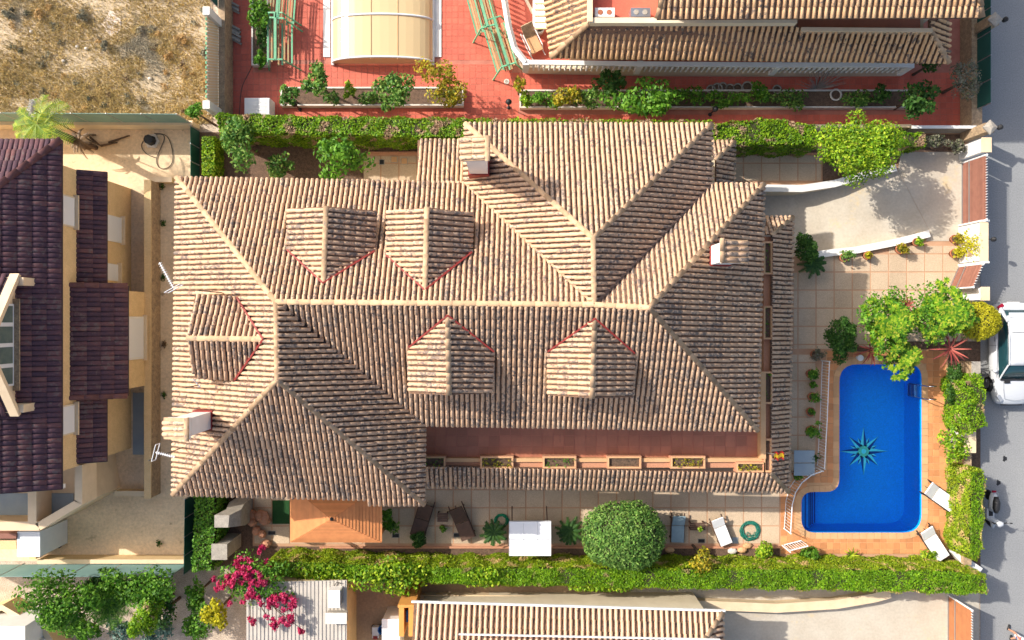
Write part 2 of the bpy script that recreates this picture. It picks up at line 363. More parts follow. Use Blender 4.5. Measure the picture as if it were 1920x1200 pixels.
# ------------------------------------------------------------------ foliage
def leaves(P, N, size, asp=.55, jit=.8, rng=NR):
    P = np.asarray(P); n = len(P); N = np.asarray(N) + rng.normal(0, jit, (n, 3)); N /= np.linalg.norm(N, axis=1)[:, None] + 1e-9
    T = rng.normal(0, 1, (n, 3)); T -= N * (T * N).sum(1)[:, None]; T /= np.linalg.norm(T, axis=1)[:, None] + 1e-9
    B = np.cross(N, T); s = (size * rng.uniform(.65, 1.35, n))[:, None]
    V = np.empty((n, 4, 3)); V[:, 0] = P - T * s; V[:, 1] = P + B * s * asp + N * s * .12; V[:, 2] = P + T * s - N * s * .15; V[:, 3] = P - B * s * asp + N * s * .12
    return V.reshape(-1, 3), (np.arange(n * 4).reshape(n, 4))
class LM:
    "leaf mesh kept as arrays"
    def __init__(s): s.V = []; s.F = []; s.n = 0
    def add(s, V, F): s.V.append(V); s.F.append(F + s.n); s.n += len(V); return s
    def mesh(s, name, off=(0, 0, 0)):
        V = np.concatenate(s.V) - np.asarray(off); F = np.concatenate(s.F); me = bpy.data.meshes.new(name)
        me.vertices.add(len(V)); me.vertices.foreach_set('co', V.astype(np.float32).ravel())
        me.loops.add(F.size); me.loops.foreach_set('vertex_index', F.astype(np.int32).ravel())
        me.polygons.add(len(F)); me.polygons.foreach_set('loop_start', np.arange(0, F.size, F.shape[1], dtype=np.int32))
        me.update(calc_edges=True); me.validate(); return me
    @property
    def v(s): return np.concatenate(s.V)
def blob_pts(blobs, n, rng=NR, lo=.62):
    A = np.array([b[1] * b[2] + b[2] * b[3] + b[1] * b[3] for b in blobs]); idx = rng.choice(len(blobs), n, p=A / A.sum())
    C = np.array([tuple(b[0]) for b in blobs])[idx]; Rr = np.array([b[1:4] for b in blobs])[idx]
    D = rng.normal(0, 1, (n, 3)); D[:, 2] = np.where(D[:, 2] < -.4, -D[:, 2], D[:, 2]); D /= np.linalg.norm(D, axis=1)[:, None]
    rad = rng.uniform(lo, 1.06, n)[:, None]; return C + D * Rr * rad, D
def lumps(c, rx, ry, rz, k, rng, f=.45):
    out = [(Vector(c), rx * .66, ry * .66, rz * .7)]
    for i in range(k):
        a = rng.uniform(0, 2 * math.pi); e = rng.uniform(-.25, 1.0); q = rng.uniform(.42, .86)
        d = Vector((math.cos(a) * math.cos(e) * rx * q, math.sin(a) * math.cos(e) * ry * q, math.sin(e) * rz * q)); s = f * rng.uniform(.5, 1.1)
        out.append((Vector(c) + d, rx * s, ry * s, rz * s * .9))
    return out
def wob(P, c, r, amp, ph):
    d = (P - np.array(tuple(c))) / np.array(r); q = 1 + amp * (np.sin(d[:, 0] * 4.1 + ph) * np.sin(d[:, 1] * 3.7 + ph * 2) + .6 * np.sin(d[:, 0] * 9 + d[:, 2] * 7 + ph) * np.sin(d[:, 1] * 8 - ph)); return np.array(tuple(c)) + d * q[:, None] * np.array(r)
def tree(name, label, cat, px, py, zc, rx, ry, rz, m, leaf=.09, dens=1.0, k=9, seed=0, group=None, trunk=True, asp=.55, f=.42, gx=None, smooth=False, jit=.8, twigs=0):
    "crown centre seen at px,py and standing zc high; rx, ry, rz in metres"
    rng = random.Random(seed + int(px * 3 + py)); c = at(px, py, zc); g = gx if gx is not None else (c.x, c.y)
    t = thing(name, label, cat, (g[0], g[1], 0), group)
    bl = [(c, rx * .97, ry * .97, rz)] if smooth else lumps(c, rx, ry, rz, k, rng, f)
    n = int(dens * 2.0 * (rx * ry + ry * rz + rx * rz) / (leaf * leaf * asp))
    n = max(120, min(n, 26000)); P, D = blob_pts(bl, n, lo=.9 if smooth else .55)
    if smooth: P = wob(P, c, (rx, ry, rz), .05, rx * 3)
    P[:, 2] = np.maximum(P[:, 2], .06)
    lm = LM().add(*leaves(P, D + np.array([0, 0, .5]), leaf, asp, jit)); part(t, 'crown', lm, m)
    mb = MB(); zb = max(.12, zc - rz * .5)
    r0 = .05 + .03 * max(rx, ry)
    mb.tube([(g[0], g[1], 0), (g[0] * .5 + c.x * .5, g[1] * .5 + c.y * .5, zb * .55), (c.x, c.y, zc)], [r0, r0 * .75, r0 * .35], 7)
    for b in bl[1:(4 + twigs)]:
        mb.tube([(c.x, c.y, zb), tuple(b[0])], [r0 * .45, r0 * .15], 5)
    part(t, 'trunk', mb, M['bark'])
    if smooth:
        cm = MB(); cm.ell(c, (rx * .93, ry * .93, rz * .93), 18, 12); part(t, 'branches', cm, M['core'], True)  # solid filler under the leaves, painted dark like a shaded inside
    return t
def frond_mesh(lm, base, direc, L, w, droop, seg=5, leaflets=False, rng=R, up=.5):
    "one strap or feather leaf starting at base"
    d = Vector((math.cos(direc), math.sin(direc), 0)); side = Vector((-d.y, d.x, 0)); pts = []
    for i in range(seg + 1):
        t = i / seg; pts.append(Vector(base) + d * (L * t * (1 - .12 * t)) + Vector((0, 0, L * (up * t - droop * t * t))))
    if not leaflets:
        V = []; F = []
        for i, p in enumerate(pts):
            t = i / seg; ww = w * max(.06, math.sin(math.pi * min(.98, .16 + t * .84)) ** .8)
            V += [tuple(p - side * ww), tuple(p + side * ww)]
        for i in range(seg): F.append((2 * i, 2 * i + 1, 2 * i + 3, 2 * i + 2))
        lm.add(np.array(V), np.array(F))
    else:
        n = 16
        for i in range(n):
            t = (i + 1) / (n + 1); x = t * seg; a = int(x); p = pts[a].lerp(pts[min(a + 1, seg)], x - a); ll = w * (1.1 - .75 * t) * rng.uniform(.85, 1.1)
            for sg in (-1, 1):
                e = p + side * sg * ll + d * ll * .55 - Vector((0, 0, ll * .25)); q = d * .022
                lm.add(np.array([tuple(p - q), tuple(p + q), tuple(e + q * .4), tuple(e - q * .4)]), np.array([[0, 1, 2, 3]]))
        V = []; F = []
        for p in pts: V += [tuple(p - side * .012), tuple(p + side * .012)]
        for i in range(seg): F.append((2 * i, 2 * i + 1, 2 * i + 3, 2 * i + 2))
        lm.add(np.array(V), np.array(F))
def rosette(name, label, cat, px, py, z, n, L, w, m, droop=.6, up=.5, leaflets=False, seed=1, group=None, stem=.1, tiers=2):
    rng = random.Random(seed + int(px)); c = at(px, py, z); t = thing(name, label, cat, (c.x, c.y, 0), group); lm = LM()
    for i in range(n):
        k = i % tiers; frond_mesh(lm, (c.x, c.y, z - .02 * k), 2 * math.pi * (i + rng.uniform(-.3, .3)) / n * (1 if tiers == 1 else 1) + k, L * rng.uniform(.8, 1.1) * (1 - .22 * k), w, droop * rng.uniform(.8, 1.2) * (1 - .35 * k), up=up + .35 * k, leaflets=leaflets, rng=rng)
    part(t, 'fronds', lm, m)
    mb = MB(); mb.tube([(c.x, c.y, 0), (c.x, c.y, z)], [stem * 1.2, stem], 8); part(t, 'trunk', mb, M['bark'])
    return t
def hedge(name, label, top_px, z, m, leaf=.055, dens=1.0, lump=.05, base=0.0, group=None, cat='hedge', side=None):
    "clipped hedge: top outline in px at height z"
    P = pxs(top_px, z); cx = sum(p.x for p in P) / len(P); cy = sum(p.y for p in P) / len(P)
    t = thing(name, label, cat, (cx, cy, base), group)
    a = sum(P[i].x * P[(i + 1) % len(P)].y - P[(i + 1) % len(P)].x * P[i].y for i in range(len(P)))
    if a < 0: P.reverse()
    core = MB(); inner = []
    n = len(P)
    for i, p in enumerate(P):
        e1 = nz(p - P[i - 1]); e2 = nz(P[(i + 1) % n] - p); nn = Vector((e1.y + e2.y, -e1.x - e2.x, 0))
        inner.append(p - nz(nn) * .09 if nn.length > 1e-6 else p)
    core.prism(inner, base, z - .08); part(t, 'branches', core, M['core'])  # solid hedge core, inner shade put into its dark colour
    rng = NR; PP = []; NN = []
    x0 = min(p.x for p in P); x1 = max(p.x for p in P); y0 = min(p.y for p in P); y1 = max(p.y for p in P)
    area = abs(a) / 2; cnt = int(area * dens * 1.5 / (leaf * leaf)); got = []
    while len(got) < cnt:
        X = rng.uniform(x0, x1, cnt); Y = rng.uniform(y0, y1, cnt)
        got += [(x, y) for x, y in zip(X, Y) if pip(x, y, P)]
        if cnt == 0: break
    got = np.array(got[:cnt])
    zz = z + lump * (np.sin(got[:, 0] * 5.1 + 1.3 * np.sin(got[:, 1] * 4)) * .6 + np.sin(got[:, 0] * 1.7) * .8) + rng.normal(0, .02, cnt)
    PP.append(np.column_stack([got, zz])); NN.append(np.tile([0, 0, 1.0], (cnt, 1)))
    if side is not None:
        part(t, 'top_foliage', LM().add(*leaves(PP[0], NN[0], leaf, .6, .55)), m); PP = []; NN = []
    for i in range(n):
        p = P[i]; q = P[(i + 1) % n]; Ls = (q - p).length; k = int(Ls * (z - base) * dens * 1.2 / (leaf * leaf)); u = rng.uniform(0, 1, k); w = rng.uniform(0, 1, k)
        nn = nz(Vector(((q - p).y, -(q - p).x, 0))); off = rng.normal(0, .025, k) + lump * .8 * np.sin(u * Ls * 4.3 + w * 2)
        X = p.x + (q.x - p.x) * u + nn.x * off; Y = p.y + (q.y - p.y) * u + nn.y * off
        PP.append(np.column_stack([X, Y, base + (z - base) * w])); NN.append(np.tile([nn.x, nn.y, .25], (k, 1)))
    lm = LM().add(*leaves(np.concatenate(PP), np.concatenate(NN), leaf, .6, .55)); part(t, 'foliage', lm, side or m)
    return t

# ------------------------------------------------------------------ roof tiles
def tile_template(r0, r1, hf, L, seg=6):
    V = []; F = []
    for j, (r, y, lift) in enumerate(((r0, 0, .03), (r1, L, .0))):
        for i in range(seg + 1):
            a = math.pi * i / seg; V.append((r * math.cos(a), y, lift + r * hf * math.sin(a)))
    m = seg + 1
    for i in range(seg): F.append((i, i + m, i + m + 1, i + 1))
    F.append(tuple(range(seg + 1)))
    return np.array(V), F
TILES = {'clay': tile_template(.074, .061, 1.15, .46), 'flat': tile_template(.098, .085, .5, .52)}
def tile_rows(poly, sp=.198, L=.40, kind='clay', ovl=.06):
    "returns [(matrix, length factor, is full)] of the cover tiles on the roof plane; poly[0]-poly[1] is the eave"
    o = poly[0]; e = nz(poly[1] - poly[0]); n = Vector((0, 0, 0))
    for i in range(len(poly)):
        n += (poly[i] - o).cross(poly[(i + 1) % len(poly)] - o)
    n = nz(n)
    if n.z < 0: n = -n
    s = n.cross(e)
    if s.z < 0: s = -s; e = -e
    ab = [((p - o).dot(e), (p - o).dot(s)) for p in poly]; out = []
    a0 = min(x for x, y in ab); a1 = max(x for x, y in ab); cols = max(1, int((a1 - a0) / sp)); off = ((a1 - a0) - (cols - 1) * sp) / 2
    Mr = Matrix((e, s, n)).transposed().to_4x4()
    for c in range(cols):
        a = a0 + off + c * sp; ys = []
        for i in range(len(ab)):
            (x1, y1), (x2, y2) = ab[i - 1], ab[i]
            if (x1 > a) != (x2 > a): ys.append(y1 + (y2 - y1) * (a - x1) / (x2 - x1))
        ys.sort()
        for k in range(0, len(ys) - 1, 2):
            b = ys[k]; top = ys[k + 1]
            while b < top - .08:
                l = min(L + ovl, top - b); f = l / (L + ovl)
                jx = R.uniform(-.008, .008)
                out.append((Matrix.Translation(o + e * (a + jx) + s * b + n * .012) @ Mr @ Matrix.Rotation(R.uniform(-.018, .018), 4, 'Z'), f, f > .97)); b += L
    return out
def deck_mb(mb, poly, th=.10):
    P = [Vector(p) for p in poly]; n = Vector((0, 0, 0))
    for i in range(len(P)): n += (P[i] - P[0]).cross(P[(i + 1) % len(P)] - P[0])
    if n.z < 0: P.reverse()
    return mb.hexa([p - Vector((0, 0, th)) for p in P], P)
def add_tiles(mb, tiles, kind):
    V, F = TILES[kind]
    for (Mx, f, full) in tiles:
        A = np.array(Mx); W = V * np.array([1, f, 1]); mb.np_add(W @ A[:3, :3].T + A[:3, 3], F)
TILE_ME = {}
def tile_mesh(kind, m):
    key = (kind, m.name)
    if key not in TILE_ME:
        V, F = TILES[kind]; b = MB(); b.np_add(V, F); me = b.mesh('tile'); me.materials.append(m); me.polygons.foreach_set('use_smooth', [True] * (len(F) - 1) + [False]); TILE_ME[key] = me
    return TILE_ME[key]
def lay_tiles(parent, tiles, kind, m, singles=0, name='tile'):
    full = sorted([t for t in tiles if t[2]], key=lambda t: (t[0].translation - CAMP).length)[:singles]; ids = {id(t) for t in full}
    for t in full: inst(parent, name, tile_mesh(kind, m), t[0])
    mb = MB(); add_tiles(mb, [t for t in tiles if id(t) not in ids], kind)
    if mb.v:
        o = part(parent, 'tiles' if singles else name, mb, m, True, kind='stuff'); 
    return len(full)
CAPT = {}
def ridge_caps(parent, a, b, r=.108, L=.42, m=None, name='ridge_tile', lift=.02):
    "half-round cap tiles along a hip or ridge, one object each"
    m = m or M['ridge']; a = Vector(a); b = Vector(b)
    if b.z < a.z: a, b = b, a
    d = nz(b - a); n = max(1, round((b - a).length / L)); l = (b - a).length / n
    u = nz(d.cross(Vector((0, 0, 1)))); w = nz(u.cross(d)); Mr = Matrix((u, d, w)).transposed().to_4x4()
    key = (round(r, 3), m.name)
    if key not in CAPT:
        V, F = tile_template(r, r * .85, .85, 1.0, 6); mb = MB(); mb.np_add(V, F); me = mb.mesh('ridge_tile'); me.materials.append(m); me.polygons.foreach_set('use_smooth', [True] * (len(F) - 1) + [False]); CAPT[key] = me
    for i in range(n):
        inst(parent, name, CAPT[key], Matrix.Translation(a + d * (l * i) + Vector((0, 0, lift))) @ Mr @ Matrix.Diagonal((1, l * 1.12, 1, 1)))
# ------------------------------------------------------------------ the ground
POOL = rnd_corner([(1573, 683), (1727, 683), (1727, 998), (1502, 998), (1502, 922), (1573, 922)], [34, 26, 34, 26, 22, 26], 6)
RN = [(1425, 357), (1500, 358), (1560, 349), (1620, 332), (1683, 318)]
RS = [(1425, 485), (1535, 478), (1600, 468), (1680, 452), (1745, 437)]
RAMPZ = [-1.2, -.9, -.5, -.2, 0.0]
RAMP = RN + RS[::-1]
pool_w = pxs(POOL); ramp_w = pxs(RAMP)
struct('ground', sheet_mb([(-900, -900), (900, -900), (900, 900), (-900, 900)], [pool_w, ramp_w], -.03), M['gravel'])
def rect(x0, y0, x1, y1): return pxs([(x0, y0), (x0, y1), (x1, y1), (x1, y0)])
struct('field_ground', sheet_mb(rect(-200, -200, 398, 232), [], -.005), M['field'])
struct('red_yard', sheet_mb(rect(437, -200, 1808, 246), [], -.008), M['rjoint'])
lotb = struct('beige_yard', sheet_mb(rect(-200, 234, 372, 1052), [], -.006), M['pave'])
patio = struct('patio', sheet_mb(rect(374, 248, 1815, 1062), [pool_w, ramp_w], -.004), M['joint'])
struct('street', sheet_mb(rect(1838, -400, 2600, 1600), [], 0.0), M['asph'])
struct('garden_gravel', sheet_mb(rect(-200, 1066, 462, 1400), [], -.004), M['gravel'])
struct('brown_yard', sheet_mb(rect(464, 1062, 1180, 1400), [], -.003), M['paveb'])
struct('concrete_drive', sheet_mb(rect(1182, 1062, 1836, 1400), [], -.004), M['conc'])
# driveway: level apron, then a ramp sinking to the garage
mb = sheet_mb(pxs([(1683, 318), (1745, 437), (1735, 452), (1800, 452), (1812, 285), (1690, 285)]), [], .018); struct('driveway_apron', mb, M['conc'])
mb = MB()
for i in range(4):
    a, b, c, d = at(*RN[i]), at(*RN[i + 1]), at(*RS[i + 1]), at(*RS[i])
    z0, z1 = RAMPZ[i], RAMPZ[i + 1]
    mb.poly([(d.x, d.y, z0), (c.x, c.y, z1), (b.x, b.y, z1), (a.x, a.y, z0)])
struct('driveway_ramp', mb, M['conc'])
def ribbon_wall(pts, w, z0, z1):
    "low wall along a px line (plan at z=0)"
    P = pxs(pts); m = MB(); L = []; Rr = []
    for i, p in enumerate(P):
        d = nz(P[min(i + 1, len(P) - 1)] - P[max(i - 1, 0)]); s = Vector((-d.y, d.x, 0)) * w / 2; L.append(p + s); Rr.append(p - s)
    n = len(P)
    for i in range(n - 1):
        lo = [(L[i].x, L[i].y, z0), (Rr[i].x, Rr[i].y, z0), (Rr[i + 1].x, Rr[i + 1].y, z0), (L[i + 1].x, L[i + 1].y, z0)]
        m.hexa(lo[::1], [(x, y, z1) for x, y, _ in lo])
    return m
def wallthing(name, label, pts, w, z0, z1, m, cap=None, cat='wall'):
    a = at(*pts[0]); b = at(*pts[-1]); t = thing(name, label, cat, ((a.x + b.x) / 2, (a.y + b.y) / 2, 0))
    part(t, 'wall_body', ribbon_wall(pts, w, z0, z1 - .04), m); part(t, 'coping', ribbon_wall(pts, w + .06, z1 - .04, z1), cap or m); return t
wallthing('ramp_wall', 'low white curved wall along the shaded upper edge of the driveway', [(1420, 354), (1500, 355), (1560, 346), (1620, 329), (1676, 316)], .27, -2.2, .25, M['cream'], M['white'])
wallthing('ramp_wall', 'low white wall between sunlit driveway and the potted plants', [(1500, 482), (1560, 474), (1600, 470), (1680, 454), (1738, 439)], .26, -2.0, .25, M['cream'], M['white'])
# paving slabs of the patio
def pieces(parent, name, rects, pitch, gap, m, th, z, skip=lambda x, y: False, limit=300, rest='stuff', jz=.003, rot=0.0):
    "rectangular paving pieces, each an object; those past the limit joined"
    me = {}; n = 0; mb = MB(); done = set()
    for (x0, y0, x1, y1) in rects:
        i0 = math.floor(x0 / pitch); i1 = math.ceil(x1 / pitch); j0 = math.floor(y0 / pitch); j1 = math.ceil(y1 / pitch)
        for j in range(j0, j1):
            for i in range(i0, i1):
                ax, bx = max(x0, i * pitch), min(x1, (i + 1) * pitch); ay, by = max(y0, j * pitch), min(y1, (j + 1) * pitch)
                if bx - ax < pitch * .25 or by - ay < pitch * .25 or skip((ax + bx) / 2, (ay + by) / 2): continue
                key = (i, j)
                if key in done: continue
                done.add(key)
                w = (bx - ax) / S0 - gap; h = (by - ay) / S0 - gap; c = at((ax + bx) / 2, (ay + by) / 2); zz = z + R.uniform(-jz, jz)
                if n < limit:
                    k = (round(w, 3), round(h, 3))
                    if k not in me:
                        b = MB(); e = .006; b.hexa([(-w / 2, -h / 2, 0), (w / 2, -h / 2, 0), (w / 2, h / 2, 0), (-w / 2, h / 2, 0)], [(-w / 2 + e, -h / 2 + e, th), (w / 2 - e, -h / 2 + e, th), (w / 2 - e, h / 2 - e, th), (-w / 2 + e, h / 2 - e, th)])
                        me[k] = b.mesh(name); me[k].materials.append(m)
                    inst(parent, name, me[k], Matrix.Translation((c.x, c.y, zz)) @ Matrix.Rotation(R.uniform(-.003, .003), 4, 'Z')); n += 1
                else: mb.box((c.x, c.y, zz + th / 2), (w, h, th))
    if mb.v: part(parent, name + 's', mb, m, kind='stuff')
    return n
in_ramp = lambda x, y: pip(x, y, RAMP) or pip(x, y - 14, RAMP) or (1675 < x < 1815 and y < 440)
pieces(patio, 'paving_slab', [(1487, 460, 1810, 655)], 34, .05, M['slab'], .014, -.004, in_ramp)
pieces(patio, 'paving_slab', [(1445, 664, 1530, 905)], 34, .05, M['slab'], .014, -.004)
pieces(patio, 'paving_slab', [(780, 905, 1462, 1024)], 34, .05, M['slab'], .014, -.004)
pieces(patio, 'paving_slab', [(476, 925, 778, 1024)], 34, .05, M['slab'], .014, -.004)
pieces(patio, 'paving_slab', [(680, 292, 800, 352), (1360, 290, 1540, 345)], 34, .05, M['slab'], .014, -.004)
# planting beds
bed = MB()
for q in ([(374, 1024), (374, 1062), (1815, 1062), (1815, 1046), (1462, 1046), (1462, 1026)], [(374, 248), (374, 345), (682, 345), (682, 288), (800, 288), (800, 248)], [(1345, 248), (1345, 288), (1542, 288), (1542, 345), (1600, 325), (1690, 305), (1690, 248)], [(374, 925), (374, 1024), (474, 1024), (474, 925)], [(1776, 640), (1776, 1046), (1838, 1062), (1838, 640)], [(1640, 640), (1776, 640), (1776, 660), (1640, 660)], [(1692, 252), (1692, 276), (1800, 290), (1815, 252)]):
    bed.poly([(p.x, p.y, .016) for p in pxs(q)])
struct('planting_bed', bed, M['darksoil'])
mb = MB()
for (x0, x1, y) in ((600, 1462, 1025.5), (690, 800, 287), (1345, 1540, 289)):
    a = at(x0, y); b = at(x1, y); mb.bb(a.x, b.x, a.y - .05, a.y + .05, 0, .09)
struct('bed_kerb', mb, M['brickw'])
# red floor tiles of the yard above
def skip_red(x, y):
    return (x > 978 and y < 136) or (610 < x < 828 and y < 118) or (473 < x < 512 and y < 130) or (528 < x < 874 and 166 < y < 206) or (971 < x < 1720 and 172 < y < 210)
red = bpy.data.objects['red_yard']
pieces(red, 'floor_tile', [(520, 120, 960, 238), (520, 0, 620, 120), (826, 0, 980, 120), (960, 136, 1330, 238)], 11.3, .018, M['rtile'], .012, -.008, skip_red, limit=300)
pieces(red, 'floor_tile', [(437, 0, 520, 238), (1330, 136, 1800, 238)], 11.3, .018, M['rtile'], .012, -.008, skip_red, limit=0)

# ------------------------------------------------------------------ the pool
pool = thing('swimming_pool', 'L-shaped blue swimming pool with rounded corners and a star on its floor', 'pool', (*at(1640, 840).xy, 0))
DP = -1.55
mb = MB(); n = len(pool_w)
P = list(pool_w)
for i in range(n):
    a, b = P[i], P[(i + 1) % n]; mb.poly([(a.x, a.y, .04), (b.x, b.y, .04), (b.x, b.y, DP), (a.x, a.y, DP)])
part(pool, 'basin_wall', mb, M['mosaic'])
part(pool, 'basin_floor', sheet_mb(P, [], DP), M['mosaic'])
for i, (xa, xb, z) in enumerate(((1504, 1516, -.35), (1516, 1527, -.6), (1527, 1534, -.85), (1534, 1541, -1.1), (1541, 1549, -1.33))):
    a = at(xa, 925); b = at(xb, 996); part(pool, 'step', MB().bb(a.x - .05, b.x, a.y, b.y, DP, z), M['mosaic']); part(pool, 'step_edge_shade', MB().bb(b.x - .05, b.x + .004, a.y - .05, b.y + .05, z - .05, z + .008), M['navy'])  # dark bands painted along the step edges in place of riser shade
sc_ = at(1619, 846, DP)
star = MB(); star2 = MB(); disc = MB()
def star_half(m, a, L, w, sgn, z):
    d = Vector((math.cos(a), math.sin(a), 0)); s = Vector((-d.y, d.x, 0)) * w * sgn; b = sc_ + d * .25
    q = [sc_, sc_ + d * L, b + s] if sgn < 0 else [sc_, b + s, sc_ + d * L]
    m.poly([(p.x, p.y, DP + z) for p in q])
for i in range(8):
    a = math.pi / 4 * i; star_half(star, a, 1.18 if i % 2 == 0 else 1.02, .17, 1, .014); star_half(star2, a, 1.18 if i % 2 == 0 else 1.02, .17, -1, .014)
    star_half(star, a + math.pi / 8, .72, .15, 1, .008); star_half(star2, a + math.pi / 8, .72, .15, -1, .008)
part(pool, 'star_light_rays', star, M['turq']); part(pool, 'star_dark_rays', star2, M['navy'])
part(pool, 'star_centre', MB().lathe((sc_.x, sc_.y, DP + .016), [(.26, 0), (.26, .006)], 18), M['greenm']); part(pool, 'star_eye', MB().lathe((sc_.x, sc_.y, DP + .024), [(.12, 0), (.12, .006)], 14), M['turq'])
wm, wn_, wl_, wb_ = _new('pool_water')
tr = wn_.new('ShaderNodeBsdfTransparent'); tr.inputs[0].default_value = (.80, .95, 1.0, 1)
gl = wn_.new('ShaderNodeBsdfGlossy'); gl.inputs['Roughness'].default_value = .06
fr = wn_.new('ShaderNodeFresnel'); fr.inputs[0].default_value = 1.33; mx = wn_.new('ShaderNodeMixShader')
tc = wn_.new('ShaderNodeNewGeometry'); bp = wn_.new('ShaderNodeBump'); bp.inputs['Strength'].default_value = .22; bp.inputs['Distance'].default_value = .03
wl_.new(_noise(wn_, wl_, tc.outputs['Position'], 5, 2), bp.inputs['Height']); wl_.new(bp.outputs[0], gl.inputs['Normal']); wl_.new(bp.outputs[0], fr.inputs['Normal'])
wl_.new(fr.outputs[0], mx.inputs[0]); wl_.new(tr.outputs[0], mx.inputs[1]); wl_.new(gl.outputs[0], mx.inputs[2]); wl_.new(mx.outputs[0], wn_['Material Output'].inputs[0])
part(pool, 'water', sheet_mb(P, [], -.11), wm)
deckp = [(1480, 905), (1492, 890), (1545, 884), (1548, 664), (1640, 655), (1776, 655), (1776, 1038), (1462, 1038), (1466, 940)]
pdeck = struct('pool_deck', sheet_mb(pxs(deckp), [pool_w], .03), M['coping'])
# coping stones round the rim
def offset_loop(P, d):
    out = []; n = len(P)
    for i, p in enumerate(P):
        e = nz(P[(i + 1) % n] - P[i - 1]); out.append(p + Vector((e.y, -e.x, 0)) * d)
    return out
a_ = sum(P[i].x * P[(i + 1) % n].y - P[(i + 1) % n].x * P[i].y for i in range(n))
Pc = P if a_ > 0 else P[::-1]
fine = []
for i in range(n):
    a, b = Pc[i], Pc[(i + 1) % n]; k = max(1, round((b - a).length / .34)); fine += [a.lerp(b, t / k) for t in range(k)]
outl = offset_loop(fine, .30); nf = len(fine)
for i in range(nf):
    j = (i + 1) % nf; q = [fine[i], fine[j], outl[j], outl[i]]; c = sum(q, Vector()) / 4
    if (fine[i] - fine[j]).length < .05: continue
    mb = MB().prism([c + (p - c) * .965 for p in q], .032, .062 + R.uniform(0, .003)); part(pdeck, 'coping_stone', mb, M['coping'])
outpx = [(p.x * S0 + 960, 600 - p.y * S0) for p in outl]
def skip_pool(x, y): return pip(x, y, outpx) or not pip(x, y, deckp)
pieces(pdeck, 'deck_tile', [(1460, 655, 1776, 1038)], 12.4, .02, M['ptile'], .018, .03, skip_pool, limit=300, jz=.002)
# railing west of the pool
def railing(name, label, base_pts, h, gap=.11, m=None, panels=None):
    P = pxs(base_pts); m = m or M['metal']; c = sum(P, Vector()) / len(P); t = thing(name, label, 'railing', (c.x, c.y, 0))
    up = Vector((0, 0, 1)); top = [p + up * h for p in P]; low = [p + up * .12 for p in P]
    part(t, 'top_rail', MB().tube(top, .024, 6), m); part(t, 'bottom_rail', MB().tube(low, .016, 5), m)
    acc = 0
    for i in range(len(P) - 1):
        L = (P[i + 1] - P[i]).length; k = max(1, round(L / gap))
        for j in range(k):
            p = P[i].lerp(P[i + 1], j / k); part(t, 'baluster', MB().tube([p + up * .12, p + up * h], .009, 4), m)
    for p in (P[0], P[-1]): part(t, 'post', MB().tube([p, p + up * (h + .05)], .03, 6), m)
    return t
railing('railing', 'straight white metal railing between the pot row and pool', [(1540, 676), (1536, 780), (1531, 872)], .92, .14)
railing('railing', 'curved white metal railing rounding the shaded pool corner', [(1528, 876), (1508, 883), (1490, 897), (1478, 915), (1472, 938), (1469, 990)], .92, .14)
gt = thing('pool_gate', 'open white metal pool gate standing beside the hedge', 'gate', (*at(1469, 1018).xy, 0))
for z in (.15, 1.0):
    part(gt, 'rail', MB().tube([at(1468, 1020) + Vector((0, 0, z)), at(1500, 1012) + Vector((0, 0, z))], .028, 6), M['metal'])
for i in range(8):
    p = at(1468 + 32 * i / 7, 1020 - 8 * i / 7); part(gt, 'baluster', MB().tube([p + Vector((0, 0, .15)), p + Vector((0, 0, 1.0))], .014, 5), M['metal'])
part(gt, 'post', MB().tube([at(1466, 1022), at(1466, 1022) + Vector((0, 0, 1.1))], .035, 6), M['metal'])
lad = thing('pool_ladder', 'shiny steel pool ladder at the shaded pool edge', 'ladder', (*at(1730, 735).xy, 0))
for y in (722, 746):
    p = at(1727, y); pts = [Vector((p.x + .38, p.y, .05)), Vector((p.x + .38, p.y, .62)), Vector((p.x + .28, p.y, .78)), Vector((p.x + .05, p.y, .80)), Vector((p.x - .07, p.y, .66)), Vector((p.x - .07, p.y, -1.0))]
    part(lad, 'handrail', MB().tube(pts, .022, 7), M['steel'], True)
for z in (-.3, -.6, -.9):
    p = at(1727, 734); part(lad, 'rung', MB().box((p.x - .1, p.y, z), (.14, .56, .03)), M['steel'])
# ------------------------------------------------------------------ the villa
ZE, ZR = 5.8, 8.3
villa = thing('villa', 'large villa with hipped clay tile roof, five dormers and three chimneys', 'house', (0, 0, 0))
E_ = lambda x, y: at(x, y, ZE)
Rg = lambda x, y: at(x, y, ZR)
A, J, G, F_ = E_(332, 333), E_(871, 343), E_(1335, 345), E_(1432, 345)
I, H_ = E_(872, 232), E_(1334, 233)
B, D, E2 = E_(325, 927), E_(798, 797), E_(1420, 807)
R1, R2, R3, R4, R5 = Rg(518, 566), Rg(520, 712), Rg(1217, 577), Rg(1112, 447), Rg(1114, 571)
plS2 = plane_of(B, E_(690, 936), R2); C1, C2, C3 = onp(690, 936, plS2), onp(690, 946, plS2), onp(796, 946, plS2)
planes = [[A, J, R5, R1], [G, F_, R3, R5], [J, I, R4, R5], [I, H_, R4], [H_, G, R5, R4], [F_, E2, R3], [D, E2, R3, R1], [C3, D, R1, R2], [C2, C3, R2, B, C1], [B, A, R1, R2]]
PN, PW, PS = plane_of(A, J, R1), plane_of(B, A, R1), plane_of(D, E2, R3)
PE = plane_of(F_, E2, R3)
mb = MB()
for p in planes: deck_mb(mb, p, .12)
roof = part(villa, 'roof', mb, M['deck'])
